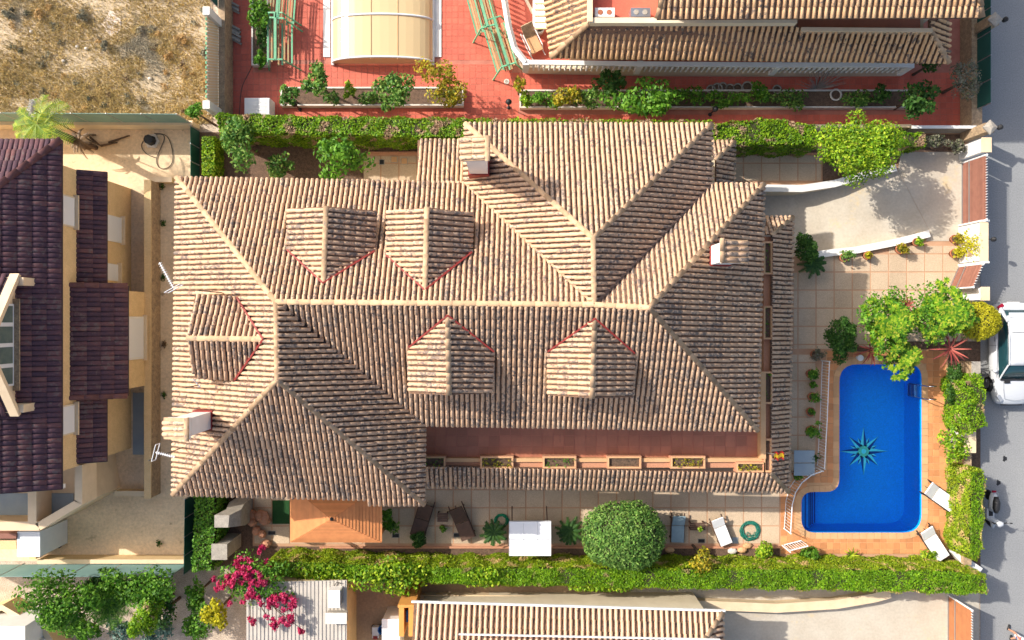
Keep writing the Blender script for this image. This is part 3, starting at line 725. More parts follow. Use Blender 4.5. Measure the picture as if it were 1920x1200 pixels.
# dormer footprints keep the big roof's tiles out of the dormers
DORM = [
 (PN, (607, 530), (612, 387), (540, 468), (541, 391), (703, 470), (707, 395)),
 (PN, (797, 543), (801, 389), (725, 478), (727, 395), (885, 472), (887, 399)),
 (PW, (494, 636), (351, 634), (445, 558), (366, 552), (441, 712), (366, 708)),
 (PS, (840, 592), (842, 741), (767, 652), (767, 738), (926, 660), (923, 737)),
 (PS, (1115, 598), (1110, 747), (1027, 660), (1027, 741), (1189, 663), (1187, 745))]
foot = []
for (pl, rb, rf, lb, lf, eb, ef) in DORM: foot.append([rb, lb, lf, rf, ef, eb])
tiles = []
for i, p in enumerate(planes):
    for t in tile_rows(p):
        q = t[0].translation; d = q - CAMP; px = 960 - d.x / d.z * HC * S0; py = 600 + d.y / d.z * HC * S0
        q2 = t[0] @ Vector((0, .4, 0)); d2 = q2 - CAMP; px2 = 960 - d2.x / d2.z * HC * S0; py2 = 600 + d2.y / d2.z * HC * S0
        if any(pip(px, py, f) and pip(px2, py2, f) for f in foot): continue
        tiles.append(t)
lay_tiles(roof, tiles, 'clay', M['tile'], 300)
for a, b in ((A, R1), (R1, R5), (R5, R3), (I, R4), (H_, R4), (R4, R5), (F_, R3), (E2, R3), (R1, R2), (B, R2), (C3, R2)): ridge_caps(roof, a, b)
part(villa, 'valley_gutter', MB().bar(J + Vector((0, 0, .07)), R5 + Vector((0, 0, .07)), .09, .05), M['ridge'])
M['valley_shade'] = mat('painted_valley_shade', (.035, .022, .02), (.05, .03, .025), 6, .7)  # near-black strip colour paints the shade of an open valley groove
for a, b in ((G, R5), (D, R1)): part(villa, 'valley_gutter', MB().bar(a + Vector((0, 0, .10)), b + Vector((0, 0, .10)), .10, .04), M['valley_shade'])
# walls under the eaves
def inset(pts, d):
    n = len(pts); a = sum(pts[i].x * pts[(i + 1) % n].y - pts[(i + 1) % n].x * pts[i].y for i in range(n)); P = pts if a > 0 else pts[::-1]; out = []
    for i in range(n):
        e1 = nz((P[i] - P[i - 1]).xy.to_3d()); e2 = nz((P[(i + 1) % n] - P[i]).xy.to_3d()); n1 = Vector((-e1.y, e1.x, 0)); n2 = Vector((-e2.y, e2.x, 0)); k = 1 + n1.dot(n2)
        out.append(P[i] + (n1 + n2) * d / max(k, .2))
    return out
body = inset([A, J, I, H_, G, F_, E2, D, C3, B], .45)
wv = MB(); wv.prism(body, -2.2, ZE - .13); part(villa, 'wall', wv, M['cream'])
def window(parent, c, u, w, h, d=.05, name='window', fm=None):
    "window on a wall: c centre, u outward unit"
    u = Vector(u); s = Vector((-u.y, u.x, 0)); rz = math.atan2(s.y, s.x); c = Vector(c)
    o = part(parent, name, MB().box(c + u * d / 2, (w, d, h), rz), fm or M['white'])
    for k in (-1, 1):
        part(o, 'pane', MB().box(c + u * (d + .004) + s * k * w * .24, (w * .4, .012, h * .84), rz), M['glass'])
    part(o, 'sill', MB().box(c + u * .08 - Vector((0, 0, h / 2 + .03)), (w + .2, .2, .06), rz), M['beiget']); return o
yS = (D.y + E2.y) / 2 + .45
for x in (-2.4, .9, 4.2, 7.4): window(villa, (x, yS - .12, 4.35), (0, -1, 0), 1.3, 2.0)
for x in (-10.5, -6.5): window(villa, (x, -7.1 + .12, 1.7), (0, -1, 0), 1.4, 1.3)
for y in (3.2, -1.6): window(villa, (-12.82, y, 4.3), (-1, 0, 0), 1.2, 1.2)
for x in (.6, 5.0): window(villa, (x, 7.27, 4.2), (0, 1, 0), 1.2, 1.3)
# dormers
for k, (pl, rb, rf, lb, lf, eb, ef) in enumerate(DORM):
    RB = onp(*rb, pl); RF = at(*rf, RB.z); ze = (onp(*lb, pl).z + onp(*eb, pl).z) / 2 + .03
    LB, LF, EB, EF = at(*lb, ze), at(*lf, ze), at(*eb, ze), at(*ef, ze)
    ax = nz((RF - RB).xy.to_3d()); sd_ = Vector((-ax.y, ax.x, 0))
    hw = (abs((LF - RF).dot(sd_)) - .12); fr_ = RF - ax * .18; bk = RB
    wl_mb = MB(); zb = ze - 1.5; sgn = 1
    prof = [(-hw, zb), (hw, zb), (hw, ze - .06), (0, RF.z - .10), (-hw, ze - .06)]
    fr3 = [fr_ + sd_ * u + Vector((0, 0, z - fr_.z)) for u, z in prof]; bk3 = [bk + sd_ * u + Vector((0, 0, z - bk.z)) for u, z in prof]
    bk3 = [p + ax * .5 for p in bk3]
    wl_mb.hexa(bk3, fr3); dm = part(villa, 'dormer', wl_mb, M['cream'])
    window(dm, fr_ + ax * .01 + Vector((0, 0, ze - .75 - fr_.z + .15)), ax, 1.0, .8, name='dormer_window')
    dk = MB(); deck_mb(dk, [LF, LB, RB, RF], .08); deck_mb(dk, [EB, EF, RF, RB], .08); part(dm, 'dormer_roof', dk, M['deck'])
    tl = tile_rows([LF, LB, RB, RF]) + tile_rows([EB, EF, RF, RB]); lay_tiles(dm, tl, 'clay', M['tile'], 0)
    ridge_caps(dm, RF, RB, .11)
    fm_ = MB()
    for a, b in ((LB, RB), (EB, RB)):
        o = nz(Vector((pl[1].x, pl[1].y, 0))) * -.02
        fm_.bar(a + o + Vector((0, 0, .10)), b + o + Vector((0, 0, .10)), .06, .09)
    part(dm, 'flashing', fm_, M['redp'])
# chimneys
def chimney(x0, x1, y0, y1, zb, zt, dirx, red_side):
    ch = part(villa, 'chimney', MB().bb(x0, x1, y0, y1, zb - .6, zt), M['white']); cx, cy = (x0 + x1) / 2, (y0 + y1) / 2
    part(ch, 'flashing', MB().bb(x0 - .05, x1 + .05, y0 - .05, y1 + .05, zb - .6, zb + .2), M['redp'])
    for sx in (-1, 1):
        for sy in (-1, 1): part(ch, 'cap_post', MB().box((cx + sx * (x1 - x0) * .38, cy + sy * (y1 - y0) * .38, zt + .11), (.14, .14, .22)), M['brickw'])
    hi, lo = zt + .55, zt + .36; xa, xb = x0 - .06, x1 + .08; ya, yb = y0 - .06, y1 + .06
    part(ch, 'cap_slab', MB().bb(xa, xb, ya, yb, zt + .22, zt + .36), M['white'])
    if dirx < 0: q = [Vector((xa - .12, ya, lo)), Vector((xa - .12, yb, lo)), Vector((xb, yb, hi)), Vector((xb, ya, hi))]
    else: q = [Vector((xb + .12, yb, lo)), Vector((xb + .12, ya, lo)), Vector((xa, ya, hi)), Vector((xa, yb, hi))]
    dk = MB(); deck_mb(dk, q, .05); xw = xb if dirx < 0 else xa
    dk.bb(xw - .06, xw - .005, ya, yb, zt + .36, hi - .02) if dirx < 0 else dk.bb(xw + .005, xw + .06, ya, yb, zt + .36, hi - .02)
    part(ch, 'cap', dk, M['ridge'])
    V, F = TILES['clay']; TILES['cap'] = (V * np.array([1.0, .92, .8]), F)
    lay_tiles(ch, tile_rows(q, .2, .44, ovl=.0), 'cap', M['tile'], 12, 'cap_tile'); ridge_caps(ch, q[2], q[3], .10, .45)
chimney(-12.04, -11.40, -4.12, -3.48, 6.75, 8.7, -1, 0)
chimney(-1.62, -.92, 5.57, 6.27, 6.55, 9.0, -1, 0)
chimney(7.48, 8.18, 2.08, 2.78, 6.95, 8.35, 1, 0)
# ground-floor pent roofs
def pent(name, polys, hips, rwall=None):
    mb = MB()
    for p in polys: deck_mb(mb, p, .08)
    pr = part(villa, name, mb, M['deck']); tl = []
    for p in polys: tl += tile_rows(p)
    lay_tiles(pr, tl, 'clay', M['tile'], 0)
    for a, b in hips: ridge_caps(pr, a, b, .10)
    return pr
ZL, ZH = 2.75, 3.45
a, b = at(1438, 407, ZL), at(1486, 407, ZL); c, d = at(1446, 441, ZH), at(1434, 441, ZH); s0, s1 = at(1478, 922, ZL), at(1444, 886, ZH)
w0, w1 = at(797, 912, ZL), at(797, 872, ZH)
pent('porch_roof', [[b, s0, s1, c], [a, b, c, d], [s0, w0, w1, s1]], [(b, c), (s0, s1)])
q0, q1, q2, q3 = at(783, 263, 3.0), at(882, 263, 3.0), at(882, 345, 4.2), at(783, 345, 4.2)
pent('porch_roof', [[q0, q1, q2, q3]], [])
q0, q1, q2, q3, q4 = at(1322, 265, 3.0), at(1377, 266, 3.0), at(1376, 345, 3.0), at(1341, 345, 3.6), at(1341, 300, 3.6)
pent('porch_roof', [[q0, q1, q4], [q1, q2, q3, q4]], [(q1, q4)])
# porch walls, terrace floor, parapet and planters
xe, ys = at(1440, 600, ZH).x, at(900, 866, ZH).y
yq = at(0, 800, 3).y + .3
for q in ((-3.2, xe - .06, ys + .05, yq, 0, 2.94), (E2.x - .5, xe - .07, yq + .002, at(0, 430, 3).y, 0, 2.93), (-4.0, -2.2, 5.0, 7.45, 0, 3.0), (8.6, 9.25, 5.3, 7.4, 0, 2.95)): part(villa, 'porch_wall', MB().bb(*q), M['cream'])
tx0, tx1, ty0, ty1 = -3.75, at(1420, 0, 3.05).x, at(0, 857, 3.05).y, yS + .4
terr = part(villa, 'terrace_floor', MB().bb(tx0, tx1, ty0, ty1, 2.95, 3.05), M['rjoint'])
nx = 31; dx = (tx1 - tx0) / nx; dy = dx
tmesh = MB().bb(-dx / 2 + .012, dx / 2 - .012, -dy / 2 + .012, dy / 2 - .012, 0, .012).mesh('terrace_tile'); tmesh.materials.append(M['ttile'])
for i in range(nx):
    for j in range(4):
        inst(terr, 'terrace_tile', tmesh, Matrix.Translation((tx0 + dx * (i + .5), ty0 + dy * (j + .5), 3.05)))
part(villa, 'terrace_parapet', MB().bb(tx0, tx1 + .12, ty0 - .16, ty0, 2.9, 3.34).bb(tx1, tx1 + .22, ty0, ty1 + 1.2, 2.9, 3.5), M['coping'])
part(villa, 'parapet_band', MB().bb(tx0, tx1 + .5, ty0 - .42, ty0 - .16, 2.9, 3.22).bb(tx1 + .22, tx1 + .62, ty0 - .3, at(0, 443, 3.3).y, 2.9, 3.22), M['brickw'])
def planter(x0, y0, x1, y1, z=3.45, fill='soil', green=0):
    a = at(x0, y0, z); b = at(x1, y1, z); X0, X1, Y1, Y0 = a.x, b.x, a.y, b.y; w = .09
    m = MB().bb(X0, X1, Y0, Y0 + w, 3.0, z).bb(X0, X1, Y1 - w, Y1, 3.0, z).bb(X0, X0 + w, Y0 + w, Y1 - w, 3.0, z).bb(X1 - w, X1, Y0 + w, Y1 - w, 3.0, z)
    p = part(villa, 'planter', m, M['brickw'])
    e = .06
    part(p, 'rim', MB().bb(X0 + w * .3, X1 - w * .3, Y0 + w * .3, Y0 + w, z, z + .015).bb(X0 + w * .3, X1 - w * .3, Y1 - w, Y1 - w * .3, z, z + .015).bb(X0 + w * .3, X0 + w, Y0 + w, Y1 - w, z, z + .015).bb(X1 - w, X1 - w * .3, Y0 + w, Y1 - w, z, z + .015), M['coping'])
    part(p, 'soil', MB().bb(X0 + w, X1 - w, Y0 + w, Y1 - w, 3.1, z - .1), M[fill])
    if green:
        P = np.column_stack([NR.uniform(X0 + w, X1 - w, green), NR.uniform(Y0 + w, Y1 - w, green), NR.uniform(z - .1, z + .12, green)])
        part(p, 'plants', LM().add(*leaves(P, np.tile([0, 0, 1.], (green, 1)), .05)), M['lf_yel' if green > 60 else 'lf_mid'])
for (x0, x1, gr) in ((790, 836, 20), (900, 963, 90), (1017, 1081, 40), (1138, 1203, 0), (1257, 1323, 90)):
    planter(x0, 855, x1, 879, green=gr, fill='soil' if gr else 'soil')
planter(1380, 866, 1436, 886, green=70); planter(1431, 822, 1448, 886, green=0, fill='darksoil')
for y0, y1 in ((452, 515), (573, 637), (696, 758)): planter(1431, y0, 1449, y1, fill='darksoil', green=14)
# ------------------------------------------------------------------ purple-roofed house on the west
HX = -17.85
ph = thing('house', 'sand-coloured house under a dark purple tiled roof at the west edge', 'house', (HX - 4, 0, 0))
part(ph, 'wall', MB().bb(HX - 9, HX, -6.0, 6.15, 0, 5.95), M['beige'])
ne, se = at(114, 262, 6), at(117, 918, 6); ex = (ne.x + se.x) / 2; ne = Vector((ex, ne.y, 6)); se = Vector((ex, se.y, 6))
rn = Vector((ex - 5, ne.y - 5, 8)); rs = Vector((ex - 5, se.y, 8)); nw = Vector((ex - 10, ne.y, 6)); sw = Vector((ex - 10, se.y, 6))
plP = plane_of(ne, se, rs)
mb = MB(); deck_mb(mb, [ne, se, rs, rn]); deck_mb(mb, [nw, ne, rn]); deck_mb(mb, [sw, nw, rn, rs]); prf = part(ph, 'roof', mb, M['deck_p'])
tl = tile_rows([ne, se, rs, rn], .2, .5, 'flat', .02)
def in_dorm(t):
    q = t[0].translation; return q.x < HX - 1.35 and -3.3 < q.y < 1.45
tl = [t for t in tl if not in_dorm(t)] + tile_rows([nw, ne, rn], .2, .5, 'flat', .02); lay_tiles(prf, tl, 'flat', M['tile_p'], 300)
M['ridge_p'] = mat('purple_ridge_tile', (.16, .065, .06), (.10, .045, .05), 5, .5, piece=.2)
ridge_caps(prf, ne, rn, .15, .5, M['ridge_p']); ridge_caps(prf, rn, rs, .15, .5, M['ridge_p'])
def ppent(x0, y0, x1, y1, z0, z1, wall_x, name='pent_roof', hips=False):
    "pent roof on the east wall: px box; z1 at the wall, z0 at its eave"
    e0, e1 = at(x1, y0, z0), at(x1, y1, z0); X = e0.x; q = [Vector((X, e0.y, z0)), Vector((X, e1.y, z0)), Vector((wall_x - .02, e1.y, z1)), Vector((wall_x - .02, e0.y, z1))]
    mb = MB(); deck_mb(mb, q, .09); o = part(ph, name, mb, M['deck_p']); lay_tiles(o, tile_rows(q, .2, .5, 'flat', .02), 'flat', M['tile_p'], 0)
    if hips:
        for a, b in ((q[0], q[3]), (q[1], q[2])): ridge_caps(o, a, b, .12, .5, M['ridge_p'])
    return q
ppent(143, 322, 200, 532, 4.0, 4.5, HX); ppent(143, 745, 200, 866, 4.0, 4.5, HX)
qb = ppent(132, 536, 240, 742, 4.1, 4.96, HX, 'bay_roof', True)
part(ph, 'bay_wall', MB().bb(HX, -16.75, qb[1].y + .15, qb[0].y - .15, 0, 4.1), M['beige'])
def wniche(y0, y1, x, z0, z1, frame=M['white'], name='window'):
    cy = (y0 + y1) / 2; o = part(ph, name, MB().box((x + .03, cy, (z0 + z1) / 2), (.06, y1 - y0, z1 - z0)), frame)
    part(o, 'sill', MB().box((x + .09, cy, z0 - .04), (.22, y1 - y0 + .16, .07)), M['beiget'])
    part(o, 'shutter_slats', MB().box((x + .066, cy, (z0 + z1) / 2), (.012, (y1 - y0) * .9, (z1 - z0) * .9)), M['metal']); return o
wniche(3.5, 4.65, HX, 1.0, 2.4); wniche(1.75, 2.5, HX, 1.3, 2.4); wniche(-1.75, .15, -16.75, 1.2, 2.6)
wniche(3.75, 5.0, HX, 4.75, 5.6, M['cream']); wniche(-4.6, -3.4, HX, 4.75, 5.6, M['cream'])
for (x, y, z) in ((HX + .1, 5.15, 2.5), (-16.65, .75, 3.0), (HX + .1, -4.35, 2.6)):
    part(ph, 'wall_lamp', MB().ell((x, y, z), (.13, .2, .12)), M['grey'], True)
# gabled dormer on the purple roof
f0 = onp(31, 646, plP); XF = f0.x; yc = f0.y; zb = f0.z; hw = 2.35
dmb = MB(); prof = [(-hw, zb - .6), (hw, zb - .6), (hw, zb + .55), (0, zb + 2.0), (-hw, zb + .55)]
dmb.hexa([(XF - 4, yc + u, z) for u, z in prof], [(XF, yc + u, z) for u, z in prof]); dm = part(ph, 'dormer', dmb, M['beiget'])
for s in (-1, 1):
    part(dm, 'wing_wall', MB().box((XF + .2, yc + s * (hw + .05), zb + .12), (.75, .3, .75)), M['beiget'])
    q = [Vector((XF + .25, yc + s * (hw + .3), zb + .42)), Vector((XF - 4, yc + s * (hw + .3), zb + .42)), Vector((XF - 4, yc, zb + 2.12)), Vector((XF + .25, yc, zb + 2.12))]
    k = MB(); deck_mb(k, q, .1); o = part(dm, 'dormer_roof', k, M['deck_p']); lay_tiles(dm, tile_rows([p - Vector((.3, 0, 0)) for p in q], .2, .5, 'flat', .02), 'flat', M['tile_p'], 0)
    part(dm, 'verge_board', MB().bar(q[0] + Vector((0, 0, .02)), q[3] + Vector((0, 0, .02)), .34, .16), M['beiget'])
wf = part(dm, 'window', MB().box((XF + .03, yc, zb + .72), (.06, 3.1, .95)), M['metal'])
for i in range(4): part(wf, 'pane', MB().box((XF + .07, yc - 1.16 + i * .773, zb + .72), (.02, .62, .76)), M['glass'])
part(dm, 'sill', MB().box((XF + .12, yc, zb + .2), (.26, 3.5, .06)), M['stone'])
# stepped porch at its south end
pv = lambda pts, z0, z1: MB().prism(pxs(pts, z1), z0, z1)
part(ph, 'porch_block', pv([(-60, 905), (140, 872), (152, 945), (75, 992), (-60, 992)], 0, 3.3), M['beiget'])
part(ph, 'porch_floor', pv([(-60, 925), (138, 925), (138, 940), (75, 978), (-60, 978)], 3.29, 3.34), M['lblue'])
for pts in ([(140, 872), (154, 872), (154, 946), (140, 940)], [(141, 938), (154, 946), (76, 994), (66, 982)], [(-60, 978), (70, 978), (74, 995), (-60, 995)], [(52, 915), (68, 915), (68, 978), (52, 978)]):
    part(ph, 'parapet', pv(pts, 3.3, 4.4), M['beiget'])
part(ph, 'gable_beam', MB().prism(pxs([(-60, 911), (116, 909), (116, 917), (-60, 919)], 5.8), 5.55, 5.88), M['white'])
part(ph, 'side_porch', pv([(32, 997), (75, 997), (75, 1044), (32, 1044)], 0, 2.1), M['canv']); part(ph, 'brown_door', pv([(-60, 1000), (30, 1000), (30, 1010), (-60, 1010)], 0, 2.2), M['gate'])
part(ph, 'lower_wall', pv([(-60, 1012), (30, 1012), (30, 1030), (-60, 1030)], 0, 1.9), M['beige'])
part(ph, 'stair_wall', MB().prism(pxs([(80, 960), (92, 955), (92, 1036), (80, 1036)], 0), 0, 1.0), M['beige'])
solo('painted_ramp', 'pale blue painted ramp strip beside the sand-coloured house', 'ramp', MB().bb(at(250, 0).x, at(281, 0).x, at(0, 852).y, at(0, 736).y, 0, .05), M['lblue'])
def bwall(name, label, x0, y0, x1, y1, z, m, cap=None):
    a, b = at(x0, y0), at(x1, y1); t = thing(name, label, 'wall', ((a.x + b.x) / 2, (a.y + b.y) / 2, 0))
    part(t, 'wall_body', MB().bb(a.x, b.x, a.y, b.y, 0, z - .05), m); e = .02
    part(t, 'coping', MB().bb(a.x - e, b.x + e, a.y + e, b.y - e, z - .05, z), cap or m); return t
bwall('boundary_wall', 'long sandy wall between the two houses on the west', 290, 345, 301, 925, 1.0, M['stone'], M['beige'])
bwall('boundary_wall', 'sandy wall under the mesh fence beside the dry field', -60, 236, 375, 243, .9, M['cream'], M['beiget'])
bwall('boundary_wall', 'sandy wall below the bottom-left mesh fence', 90, 1040, 363, 1046, .8, M['beige'], M['beiget'])
bwall('boundary_wall', 'short kerb wall at the house corner above the narrow strip', 290, 336, 330, 344, .5, M['beige'], M['beiget'])
bwall('boundary_wall', 'short step wall closing the paved strip by the ramp', 225, 917, 300, 925, .5, M['beige'], M['beiget'])
def mesh_fence(name, label, x0, y0, x1, y1, z0, z1, m, n):
    a, b = at(x0, y0), at(x1, y1); t = thing(name, label, 'fence', ((a.x + b.x) / 2, (a.y + b.y) / 2, z0)); d = nz(b - a)
    for i in range(n):
        p, q = a.lerp(b, i / n), a.lerp(b, (i + 1) / n); c = (p + q) / 2
        part(t, 'mesh_panel', MB().bar(Vector((p.x, p.y, (z0 + z1) / 2)) + d * .03, Vector((q.x, q.y, (z0 + z1) / 2)) - d * .03, .02, z1 - z0), m)
    for i in range(n + 1):
        p = a.lerp(b, i / n); part(t, 'post', MB().tube([(p.x, p.y, max(0, z0 - .2)), (p.x, p.y, z1 + .04)], .025, 5), M['alum'])
    return t
mesh_fence('mesh_fence', 'pale green privacy mesh fence along the dry field', -60, 236, 372, 239, .9, 2.35, M['teal'], 7)
mesh_fence('mesh_fence', 'pale green privacy mesh fence above the gravel garden', -60, 1049, 363, 1049, .75, 2.4, M['teal'], 7)
mesh_fence('mesh_fence', 'thin green mesh fence beside the three clipped box cubes', 374, 246, 374, 342, .0, 1.0, M['dteal'], 3)
mesh_fence('mesh_fence', 'thin green mesh fence left of the lower hedge strip', 367, 925, 365, 1062, .0, 1.2, M['dteal'], 4)

# ------------------------------------------------------------------ house north of the hedge
nh = thing('house', 'neighbouring house with clay roofs and white balustrade above the red yard', 'house', (9, 13.5, 0))
nhw = MB().bb(6.4, 11.6, 12.3, 20, 0, 5.6).bb(11.6, 18.6, 13.4, 20, 0, 5.6).bb(11.6, 17.2, 11.9, 13.4, 0, 3.9).bb(2.6, 6.4, 11.9, 20, 0, 4.1); part(nh, 'wall', nhw, M['cream'])
ce, cw = at(1778, 118, 3.5), at(1033, 108, 3.5)
ti, tw = at(1755, 62, 4.3), at(1106, 42, 4.7)
p1 = [cw, ce, at(1742, 55, 4.3), at(1500, 55, 4.3), at(1490, 42, 4.7), tw]
u0, u1 = at(1232, 36, 6.1), at(1840, 33, 6.1); u2, u3 = u1 + Vector((0, 6, 2.2)), u0 + Vector((0, 6, 2.2))
w0, w1 = cw, at(1012, -60, 3.5); w2 = at(1108, -60, 4.7)
e1_, e2_ = at(1780, 36, 3.5), at(1742, 36, 4.3)
mb = MB(); polys = [p1, [w1, w0, tw, w2], [u0, u1, u2 - Vector((2, 0, 0)), u3 + Vector((1.4, 0, 0))], [ce, e1_, e2_, at(1742, 55, 4.3)], [u3 + Vector((0, -.5, 0)), u0, u3 + Vector((1.4, 0, 0))]]
for p in polys: deck_mb(mb, p, .1)
nrf = part(nh, 'roof', mb, M['deck']); tl = []
for p in polys: tl += tile_rows(p, .235, .42)
lay_tiles(nrf, tl, 'clay', M['tile_n'], 300)
for a, b in ((cw, tw), (ce, at(1742, 55, 4.3)), (u0, u3 + Vector((1.4, 0, 0))), (u1, u2 - Vector((2, 0, 0)))): ridge_caps(nrf, a, b, .12)
part(nh, 'parapet', MB().bar(at(1104, 41, 4.75), at(1492, 41, 4.75), .22, .35), M['cream']); part(nh, 'parapet', MB().bar(at(1500, 57, 4.35), at(1745, 59, 4.35), .16, .3), M['beiget'])
part(nh, 'parapet', MB().bar(at(1106, 43, 4.85), at(1106, -60, 4.85), .2, .3), M['beiget'])
part(nh, 'roof_terrace', MB().bb(2.6, 6.4, 11.9, 20, 4.1, 4.22), M['rtile']); part(nh, 'roof_terrace', MB().bb(11.65, 17.0, 11.95, 13.4, 3.9, 4.02), M['ttile'])
# terrace with balustrade
TP = [(985, 127), (1230, 132), (1470, 133), (1706, 132), (1715, 60), (1000, 20), (960, -60), (942, -60), (946, 0), (955, 55), (968, 100)]
part(nh, 'terrace_base', MB().prism(pxs(TP, .85), 0, .85), M['cream']); part(nh, 'terrace_floor', MB().prism([p for p in inset(pxs(TP, .85), .15)], .84, .87), M['rtile'])
BP = [(940, -60), (946, 0), (954, 50), (965, 90), (986, 117)]; rail = pxs(BP, 1.85); rail2 = pxs([(986, 117), (1200, 120), (1460, 122), (1708, 122)], 1.85)
part(nh, 'handrail', MB().tube(rail, .14, 4), M['white']); hm = MB()
for a, b in zip(rail2[:-1], rail2[1:]): hm.bar(a, b, .2, .12)
part(nh, 'handrail', hm, M['white'])
bal = MB().lathe((0, 0, 0), [(.05, 0), (.055, .08), (.035, .2), (.07, .5), (.035, .72), (.05, .88)], 8).mesh('baluster'); bal.materials.append(M['white'])
def balus(P, gap):
    for a, b in zip(P[:-1], P[1:]):
        k = max(1, round((b - a).length / gap))
        for i in range(k):
            p = a.lerp(b, (i + .5) / k); inst(nh, 'baluster', bal, Matrix.Translation((p.x, p.y, .87)))
balus(rail, .24); balus(rail2, .24)
for p in (rail[-1], rail2[-1], rail2[1], rail2[2]): part(nh, 'rail_post', MB().box((p.x, p.y, 1.35), (.26, .26, 1.1)), M['white'])
for k, (x, y) in enumerate(((1133, 26), (1200, 26))):
    c = at(x, y, 4.6); t = thing('air_conditioner', ('small white box with two round vents on the roof terrace', 'flat grey air conditioner on the roof terrace')[k], 'air conditioner', (c.x, c.y, 4.22))
    part(t, 'casing', MB().box((c.x, c.y, 4.5), (.8, .36, .55)), M['white' if k == 0 else 'alum'])
    for s in (-1, 1): part(t, 'fan_grille', MB().lathe((c.x + s * .18, c.y, 4.775), [(.11, 0), (.1, .02)], 12), M['clay' if k == 0 else 'grey'])
awn = [at(1003, -40, 2.9), at(1003, 54, 2.9), at(1028, 54, 3.2), at(1028, -40, 3.2)]
t = thing('awning', 'cream ribbed awning beside the clay roof corner', 'awning', (*awn[1].xy, 2.9)); part(t, 'sheet', MB().hexa([p - Vector((0, 0, .03)) for p in awn], awn), M['canv'])
for i in range(9): part(t, 'rib', MB().bar(awn[0].lerp(awn[1], i / 8) + Vector((0, 0, .03)), awn[3].lerp(awn[2], i / 8) + Vector((0, 0, .03)), .06, .05), M['coping'])
mb = MB().prism(pxs([(1000, -40), (1010, -40), (1009, 55), (999, 55)], 1.5), .85, 1.5); solo('flower_wall', 'white trough wall with round openings on the curved terrace', 'wall', mb, M['white'])
# ------------------------------------------------------------------ pale house at the bottom
sh = thing('house', 'pale-tiled house roof at the bottom edge of the picture', 'house', (1.5, -16.5, 0))
zs = 3.3
s0, s1 = at(776, 1131, zs), at(1355, 1148, zs); sr0, sr1 = s0 + Vector((0, -5, 2.0)), s1 + Vector((-4.4, -5, 2.0)); s2 = s1 + Vector((.3, -10, 0))
polys = [[s0, s1, sr1, sr0], [s1, s2, sr1]]
mb = MB()
for p in polys + [[s2, s0 + Vector((0, -10, 0)), sr0, sr1]]: deck_mb(mb, p, .1)
srf = part(sh, 'roof', mb, M['deck']); tl = []
for p in polys: tl += tile_rows(p, .24, .45)
lay_tiles(srf, tl, 'clay', M['tile_s'], 200); ridge_caps(srf, s1, sr1, .12)
part(sh, 'gutter', MB().bar(s0 + Vector((-.1, .08, .02)), s1 + Vector((.1, .08, .02)), .08, .10), M['metal']); part(sh, 'wall', MB().bb(s0.x + .1, s1.x - .5, s0.y - 10, s0.y - .7, 0, zs - .1), M['cream'])
part(sh, 'lower_gutter', MB().bar(at(860, 1189, 4.65), at(1350, 1199, 4.75), .05, .08), M['metal'])
t = thing('pergola_roof', 'pale corrugated shed roof under the pink bougainvillea', 'shed', (*at(555, 1150).xy, 0))
zc = 2.6
cq = pxs([(462, 1092), (650, 1088), (650, 1260), (462, 1260)], zc); part(t, 'roof_sheet', MB().hexa([p - Vector((0, 0, .06)) for p in cq], cq), M['corr'])
for i in range(26):
    a = cq[0].lerp(cq[1], (i + .5) / 26); b = cq[3].lerp(cq[2], (i + .5) / 26); part(t, 'rib', MB().bar(a + Vector((0, 0, .012)), b + Vector((0, 0, .012)), .05, .03), M['corr'])
part(t, 'wall', MB().bb(cq[0].x + .1, cq[1].x - .1, cq[2].y, cq[1].y - .15, 0, zc - .07), M['beige'])
c = at(629, 1119, 2.9); t = thing('air_conditioner', 'white air conditioner unit on the corrugated shed roof', 'air conditioner', (c.x, c.y, 2.6))
part(t, 'casing', MB().box((c.x, c.y, 2.9), (.5, .75, .55)), M['white']); part(t, 'side_grille', MB().box((c.x + .26, c.y, 2.9), (.02, .6, .42)), M['alum']); part(t, 'pipe', MB().tube([(c.x - .1, c.y + .4, 2.7), (c.x, c.y + .55, 2.68), (c.x + .2, c.y + .5, 2.68)], .02, 5), M['black'])
c = at(631, 1158, 2.9); t = thing('roof_box', 'stained stone-coloured cover on the corrugated shed roof', 'box', (c.x, c.y, 2.6))
part(t, 'casing', MB().box((c.x, c.y, 2.78), (.86, .42, .34)), M['grey']); part(t, 'lid', MB().box((c.x, c.y, 2.97), (.92, .47, .05)), M['wpot'])
an = thing('annex', 'white flat-roofed annex with cream courtyard walls in the bottom left corner', 'house', (*at(20, 1200).xy, 0))
part(an, 'white_block', MB().prism(pxs([(-80, 1174), (47, 1174), (47, 1290), (-80, 1290)], 2.4), 0, 2.4), M['white'])
part(an, 'courtyard_wall', ribbon_wall([(-80, 1160), (34, 1122), (112, 1168), (150, 1230)], .22, 0, 1.1), M['beige'])
part(an, 'wall_top', ribbon_wall([(-80, 1160), (34, 1122), (112, 1168), (150, 1230)], .26, 1.1, 1.15), M['beiget'])
part(an, 'inner_wall', ribbon_wall([(70, 1240), (108, 1176)], .24, 0, 1.6), M['white'])
part(an, 'courtyard_floor', MB().prism(pxs([(-80, 1164), (34, 1128), (106, 1172), (140, 1290), (-80, 1290)]), -.002, .012), M['beiget'])
wallthing('garden_wall', 'long curved pinkish wall beside the bottom driveway', [(772, 1118), (870, 1117), (1050, 1119), (1350, 1129), (1450, 1133), (1560, 1126), (1630, 1114), (1660, 1106)], .36, 0, .5, M['beiget'], M['beiget'])
